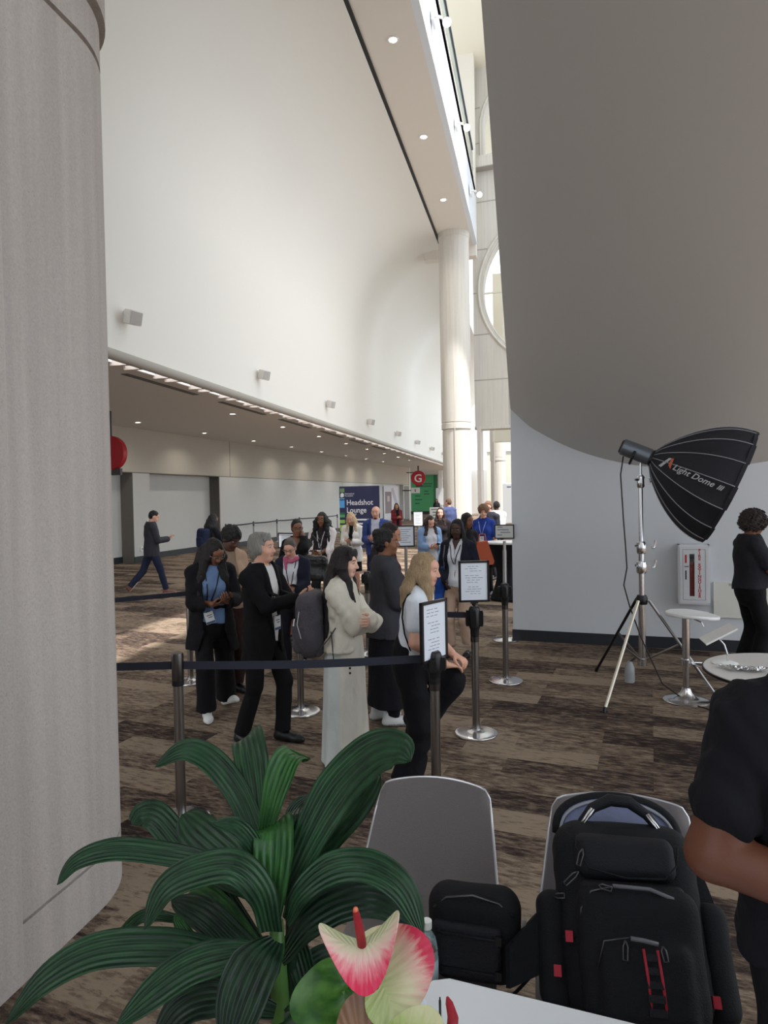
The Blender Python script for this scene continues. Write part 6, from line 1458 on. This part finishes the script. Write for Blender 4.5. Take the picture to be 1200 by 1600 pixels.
GN = M('grey backpack nylon', (72, 68, 74), .7, bump=.4, bscale=60, var=.2, vscale=20)
Fd = Field(); sbox(Fd, (.0, 0, .23), (.10, .155, .225), .085, .02); Fd.ell((-.04, 0, .14), (.11, .14, .13), .05); Fd.ell((.01, 0, .40), (.09, .13, .07), .05); mesh_obj('body', [Fd.mesh(.008, noise=(.007, 20, 8))], GN, q)
Fd = Field(); sbox(Fd, (-.09, -.01, .15), (.045, .115, .11), .035, .02); mesh_obj('front_pocket', [Fd.mesh(.008, noise=(.005, 20, 9))], GN, q)
MB().tube([(-.05, -.158, .35), (-.07, -.165, .26), (-.05, -.165, .16)], .0025, 6).build('zip', M('silver zip', (180, 180, 186), .3, .8), q)
MB().tube([(-.09, -.15, .30), (-.10, -.155, .25)], .005, 6).build('zip_pull', M('silver zip', (180, 180, 186), .3, .8), q)
MB().tube([(.06, -.15, .06), (.14, -.15, .14), (.20, -.14, .22)], .014, 8, flat=.3).build('strap', GN, q, smooth=True); MB().tube([(.17, -.16, .20), (.175, -.17, .08), (.175, -.165, .0)], .012, 8, flat=.25).build('strap_tail', GN, q, smooth=True)
# --- hair bun woman in grey jacket
p = Person(-1.27, 5.55, 30, 1.67, 'person with a dark updo in a charcoal jacket, long black skirt and white trainers', 'brown', True, vox=.010, hp=(0, -14, 0), girth=1.08, arms=dict(R=arm((.10, .26, 1.02)), L=arm((-.05, .28, 1.04))))
p.hair('bun', (24, 20, 22), noise=.006, vol=1.1); p.top('jacket', (62, 62, 68), .03, hem=.78, sleeve=1.0, sl=(.062, .056, .048)); p.skirt((20, 20, 26), 1.0, .17, .17, .215, 6, .03, 'long_skirt'); p.trousers(BLACK, .06, .06); p.shoes((214, 214, 214), (160, 160, 160), 1.12); p.body()
# --- woman mostly hidden behind
p = Person(-1.46, 6.45, 10, 1.69, 'person with dark hair and dark red top almost hidden behind the charcoal jacket', 'tan', True, vox=.013, hp=(14, 0, 0))
p.hair('long', (40, 28, 26), .30, noise=.005); p.top('red_top', (84, 30, 38), .016, hem=.8); p.trousers((24, 22, 28), .07, .07); p.shoes(BLACK); p.body()
# --- blonde in white T-shirt leaning on a raised knee
p = Person(-.83, 4.34, 4, 1.575, 'blonde person in a white T-shirt and wide black trousers, hands on a raised knee', 'fair', True, vox=.0085, lean=9, hp=(-2, -14, 0), girth=1.04,
    arms=dict(R=arm((.05, .33, .93), d=(-.45, .9, -.15), n=(0, -.1, -1), hint=(.5, -.7, -.4), curl=(20, 30, 25)), L=arm((-.03, .32, .99), d=(.5, .85, -.3), n=(.0, -.1, -1), hint=(-.6, -.6, -.4), curl=(30, 40, 25))),
    legs=dict(R=dict(a=(.09, -.04, .085)), L=dict(a=(-.05, .05, .42), hint=(.1, 1, .3))))
p.J['elR'] = p.up((.215, .03, 1.135))*p.S; p.J['wrR'] = np.array([.07, .27, .94])*p.S; p.armr = (.050, .042, .028)
p.J['knL'] = np.array([-.02, .30, .80])*p.S; p.J['anL'] = np.array([-.06, .02, .44])*p.S
p.hair('bob', (172, 146, 112), .25, front=True, noise=.003, n=34, vol=1.02); p.top('tshirt', (224, 230, 242), .012, sleeve=.27, hem=.95, sl=(.060, .058, .04)); p.trousers((15, 15, 20), .098, .115, cut=.05); p.shoes(BLACK, which='R'); p.body()
p.strap([(.09, .10, 1.45), (.125, .06, 1.478), (.15, .01, 1.462), (.165, -.025, 1.40), (.168, -.035, 1.30), (.165, -.02, 1.18), (.165, .02, 1.06)], .011, (18, 18, 24))
# --- light blue cardigan
p = Person(-1.92, 12.1, -62, 1.61, 'person with wavy brown hair in a light blue cardigan looking down', 'fair', True, vox=.012, hp=(34, 6, 8), girth=1.16, arms=PHONE(1.10, .26, .045))
p.hair('long', (66, 46, 42), .28, front=True, noise=.008, vol=1.16); p.top('white_top', (214, 212, 216), .010, sleeve=0, hem=.84); p.top('cardigan', (142, 172, 214), .028, hem=.70, open_=(.11, .11, .8), sl=(.062, .056, .05), flare=.02); p.trousers(BLACK, .07, .066); p.shoes(BLACK); p.body(); p.phone('R', 'phone held by the person in the light blue cardigan', both=True)
# --- pale face, brown hair behind
p = Person(-2.02, 14.3, -86, 1.69, 'person with straight brown hair and pale face behind the light blue cardigan', 'pale', True, vox=.014, hp=(2, 0, 0))
p.hair('long', (60, 38, 34), .36, front=True, noise=.003); p.top('dark_top', (34, 28, 32), .018, hem=.8); p.trousers(BLACK); p.shoes(BLACK); p.body()
# --- far man in blue jacket from the side
p = Person(-2.72, 21.2, 130, 1.84, 'distant person in a slate blue jacket in front of the pale column', 'fair', False, vox=.018, hp=(4, 20, 0)); p.hair('short', (104, 78, 62)); p.top('jacket', (74, 84, 122), .024, hem=.78); p.trousers((40, 44, 60)); p.shoes(BLACK); p.body()
# --- braided woman in navy jacket, beige trousers
p = Person(-.93, 8.03, -104, 1.66, 'person with long dark braids in a navy jacket, white shirt and beige trousers', 'deep', True, vox=.011, hp=(8, 6, 0), girth=1.06, arms=dict(R=arm((.10, .17, .98), d=(-.3, .6, -.6)), L=arm((-.16, .13, .95), d=(.3, .5, -.8))))
p.hair('braids', (20, 17, 20), .44, n=24); p.top('shirt', (214, 216, 222), .010, sleeve=0, hem=.90, vneck=1.36); p.top('jacket', (26, 28, 42), .026, hem=.84, open_=(.09, .085, .9), sl=(.058, .052, .046), lapel=True); p.collar((214, 216, 222)); p.trousers((186, 158, 138), .075, .058, cut=.12); p.shoes(BLACK, low=True); p.body(); p.lanyard(zb=1.10)
p.strap([(.13, .12, 1.43), (.135, .15, 1.3), (.15, .10, 1.1)], .016, (110, 108, 112))
q = thing('blue_jacket', 'bright blue garment hanging at the hip of the person in beige trousers', 'jacket', (-1.15, 8.02, .62)); Fd = Field(); Fd.cone((.05, 0, .42), (-.02, -.02, .05), .05, .075, .02); mesh_obj('folded_cloth', [Fd.mesh(.012, noise=(.012, 20, 3))], cloth((36, 74, 150)), q)
# --- braids behind with orange bag
p = Person(-1.07, 10.2, -60, 1.68, 'person with dark braids directly behind the navy jacket, carrying an orange bag', 'brown', True, vox=.013, hp=(14, 30, 0)); p.hair('braids', (26, 22, 24), .36, n=20); p.top('dark_top', (26, 24, 30), .018, hem=.8); p.trousers(BLACK); p.shoes(BLACK); p.body()
q = thing('handbag', 'orange leather handbag between the navy jacket and the blue polo shirt', 'handbag', (-.78, 10.1, .90), .3); m = MB().prism([(-.17, 0), (.13, 0), (.15, .05), (.05, .36), (-.10, .34)], 1, -.05, .05); m.build('bag_body', M('orange leather', (196, 92, 58), .5, bump=.2), q); MB().tube([(-.08, 0, .33), (-.06, 0, .46), (.02, 0, .46), (.04, 0, .33)], .01, 6).build('handle', M('orange leather', (196, 92, 58), .5, bump=.2), q)
# --- blue polo
p = Person(-1.0, 13.0, -100, 1.75, 'person with curly light brown hair in a royal blue polo shirt and black trousers', 'fair', True, vox=.012, hp=(12, 14, 0), girth=1.06, arms=dict(R=arm((.12, .24, 1.12), d=(-.4, .8, .2), n=(0, -.3, 1)), L=arm((-.27, .02, .84))))
p.hair('curlytop', (122, 88, 60), vol=1.16); p.top('polo_shirt', (38, 62, 142), .014, sleeve=.42, hem=.90); p.trousers((18, 18, 22), .066, .066); p.shoes(BLACK); p.body(); p.lanyard((150, 170, 220), 1.10); p.phone('R', 'dark phone held by the person in the royal blue polo')
q = thing('camera', 'black camera hanging from the left hand of the person in the blue polo', 'camera', (-.74, 12.9, .56)); m = rbox((-.09, -.05, 0), (.09, .05, .17), .02); m.build('camera_body', BLKP, q, smooth=True, auto=40); MB().lathe([(0, 0), (.055, 0), (.055, .1), (0, .1)], 20, (0, -.05, .08), R=Matrix.Rotation(math.pi/2, 3, 'X')).build('lens', BLKP, q, smooth=True, auto=40); MB().tube([(-.07, 0, .17), (-.03, .0, .28), (.0, 0, .3), (.07, 0, .17)], .008, 6).build('strap', BLKP, q)
# --- man behind the curly hair, man in white shirt, woman in red, woman at the green wall
p = Person(-1.05, 15.4, -120, 1.80, 'balding person in a dark suit jacket right behind the curly light brown hair', 'fair', False, vox=.015, hp=(10, -20, 0)); p.hair('short', (130, 96, 74)); p.top('jacket', (48, 48, 58), .026, hem=.78); p.trousers((40, 40, 48)); p.shoes(BLACK); p.body()
p = Person(-1.02, 17.9, 110, 1.77, 'person in white shirt and black trousers seen from behind near the tall white banner', 'dark', False, vox=.016, hp=(10, 0, 0), arms=PHONE(1.1, .28)); p.hair('short', (22, 20, 20)); p.top('shirt', (228, 230, 234), .020, hem=.93); p.trousers((28, 28, 32)); p.shoes(BLACK); p.body()
p = Person(-5.35, 25.6, -60, 1.68, 'distant person in a long red coat beside the navy banner', 'tan', True, vox=.02, hp=(10, -20, 0), arms=PHONE(1.15, .25)); p.hair('long', (52, 38, 38), .3, front=True, noise=.006); p.top('coat', (120, 40, 52), .028, hem=.40, open_=(.06, .05, .8)); p.top('dark_top', BLACK, .01, sleeve=0); p.trousers((30, 28, 36)); p.shoes(BLACK); p.body()
p = Person(-14.2, 69.5, 200, 1.85, 'tiny far-off person in grey top and jeans before the green wall graphic', 'tan', True, vox=.03, arms=dict(R=arm((.25, .1, .95)))); p.hair('long', (30, 24, 26), .4, noise=.003); p.top('grey_top', (120, 112, 118), .02, hem=.9); p.trousers((60, 76, 110)); p.shoes((220, 220, 220)); p.body()
p = Person(-6.75, 45.9, -90, 1.72, 'far-off person with dark hair standing behind the white podium', 'brown', True, vox=.025); p.hair('long', (22, 18, 20), .3, noise=.003); p.top('dark_top', (20, 20, 26), .02, hem=.8); p.trousers(BLACK); p.shoes(BLACK); p.body()
# --- walking man and woman with backpack at the far left
p = Person(-7.75, 12.3, 48, 1.75, 'walking person in charcoal blazer and jeans with brown shoes looking at a phone', 'fair', False, vox=.012, hp=(22, -16, 0), arms=dict(R=arm((.08, .30, 1.15), d=(-.3, .8, .2), n=(0, -.3, 1)), L=arm((-.24, .10, .88))), legs=dict(R=dict(a=(.09, .26, .085)), L=dict(a=(-.09, -.44, .20), pitch=-48, hint=(0, 1, .2))))
p.hair('short', (28, 24, 24)); p.top('shirt', (220, 220, 226), .006, sleeve=0, hem=.95); p.top('blazer', (56, 57, 64), .024, hem=.80, open_=(.06, .03, 1.0), sl=(.056, .052, .046)); p.collar((225, 225, 230)); p.trousers((38, 44, 66), .068, .06); p.shoes((120, 78, 64), (232, 226, 220)); p.body(); p.phone('R', 'dark phone in the hand of the walking person')
p = Person(-6.44, 12.4, 62, 1.66, 'person with long black hair and navy backpack seen from behind by the grey wall', 'brown', True, vox=.013, hp=(14, 0, 0), arms=dict(R=arm((.20, .34, 1.22), d=(.1, .9, .4), n=(-.4, -.6, .7)), L=arm((-.2, .2, 1.0)))); p.hair('long', (18, 16, 20), .48, noise=.003, vol=1.1); p.top('dark_jacket', (24, 25, 32), .024, hem=.82); p.trousers(BLACK); p.shoes(BLACK); p.body(); p.phone('R', 'phone raised by the person with the navy backpack', (220, 222, 226))
q = thing('backpack', 'small navy backpack on the back of the long black-haired person', 'backpack', (-6.53, 12.22, .98), 62*D2); Fd = Field(); sbox(Fd, (0, 0, .2), (.09, .14, .2), .06, .02); mesh_obj('body', [Fd.mesh(.012, noise=(.006, 18, 3))], cloth((34, 40, 66)), q); Fd = Field(); sbox(Fd, (-.09, 0, .13), (.03, .1, .1), .03, .02); mesh_obj('front_pocket', [Fd.mesh(.012)], cloth((34, 40, 66)), q)
# --- right side: afro haired person, big foreground person
p = Person(2.19, 7.70, 8, 1.71, 'person with dark afro hair in a black collared shirt by the white wall', 'brown', False, vox=.0095, hp=(14, 0, 0), girth=1.12, arms=dict(R=arm((.14, .34, 1.06), d=(-.2, 1, 0), n=(-.5, 0, 1)), L=arm((-.12, .34, 1.06))))
p.hair('afro', (58, 48, 47), vol=1.16); p.top('shirt', (36, 36, 42), .018, sleeve=.36, hem=.93, sl=(.064, .058, .04)); p.collar((32, 32, 38)); p.trousers(BLACK, .08, .078); p.shoes(BLACK); p.body()
p = Person(.655, 1.70, -78, 1.76, 'person in a black T-shirt cut off by the right edge in the foreground', 'umber', False, vox=.008, hp=(10, 0, 0), girth=1.02, arms=dict(R=arm((-.02, .22, 1.13), d=(-1, .2, -.05), n=(0, -.3, 1), hint=(1.6, -.1, -.5)), L=arm((-.1, .3, 1.05))))
p.armr = (.062, .058, .046); p.J['elR'] = np.array([.285, .03, 1.125])*p.S; p.J['wrR'] = np.array([.06, .20, 1.09])*p.S; p.J['hdR'] = _n([-1, .4, 0])
p.hair('short', (22, 20, 20)); p.top('tshirt', (20, 20, 26), .024, sleeve=.31, hem=.86, sl=(.070, .066, .05), noise=.007); p.trousers((17, 17, 22), .085, .08); p.shoes(BLACK); p.body(fine=.006)
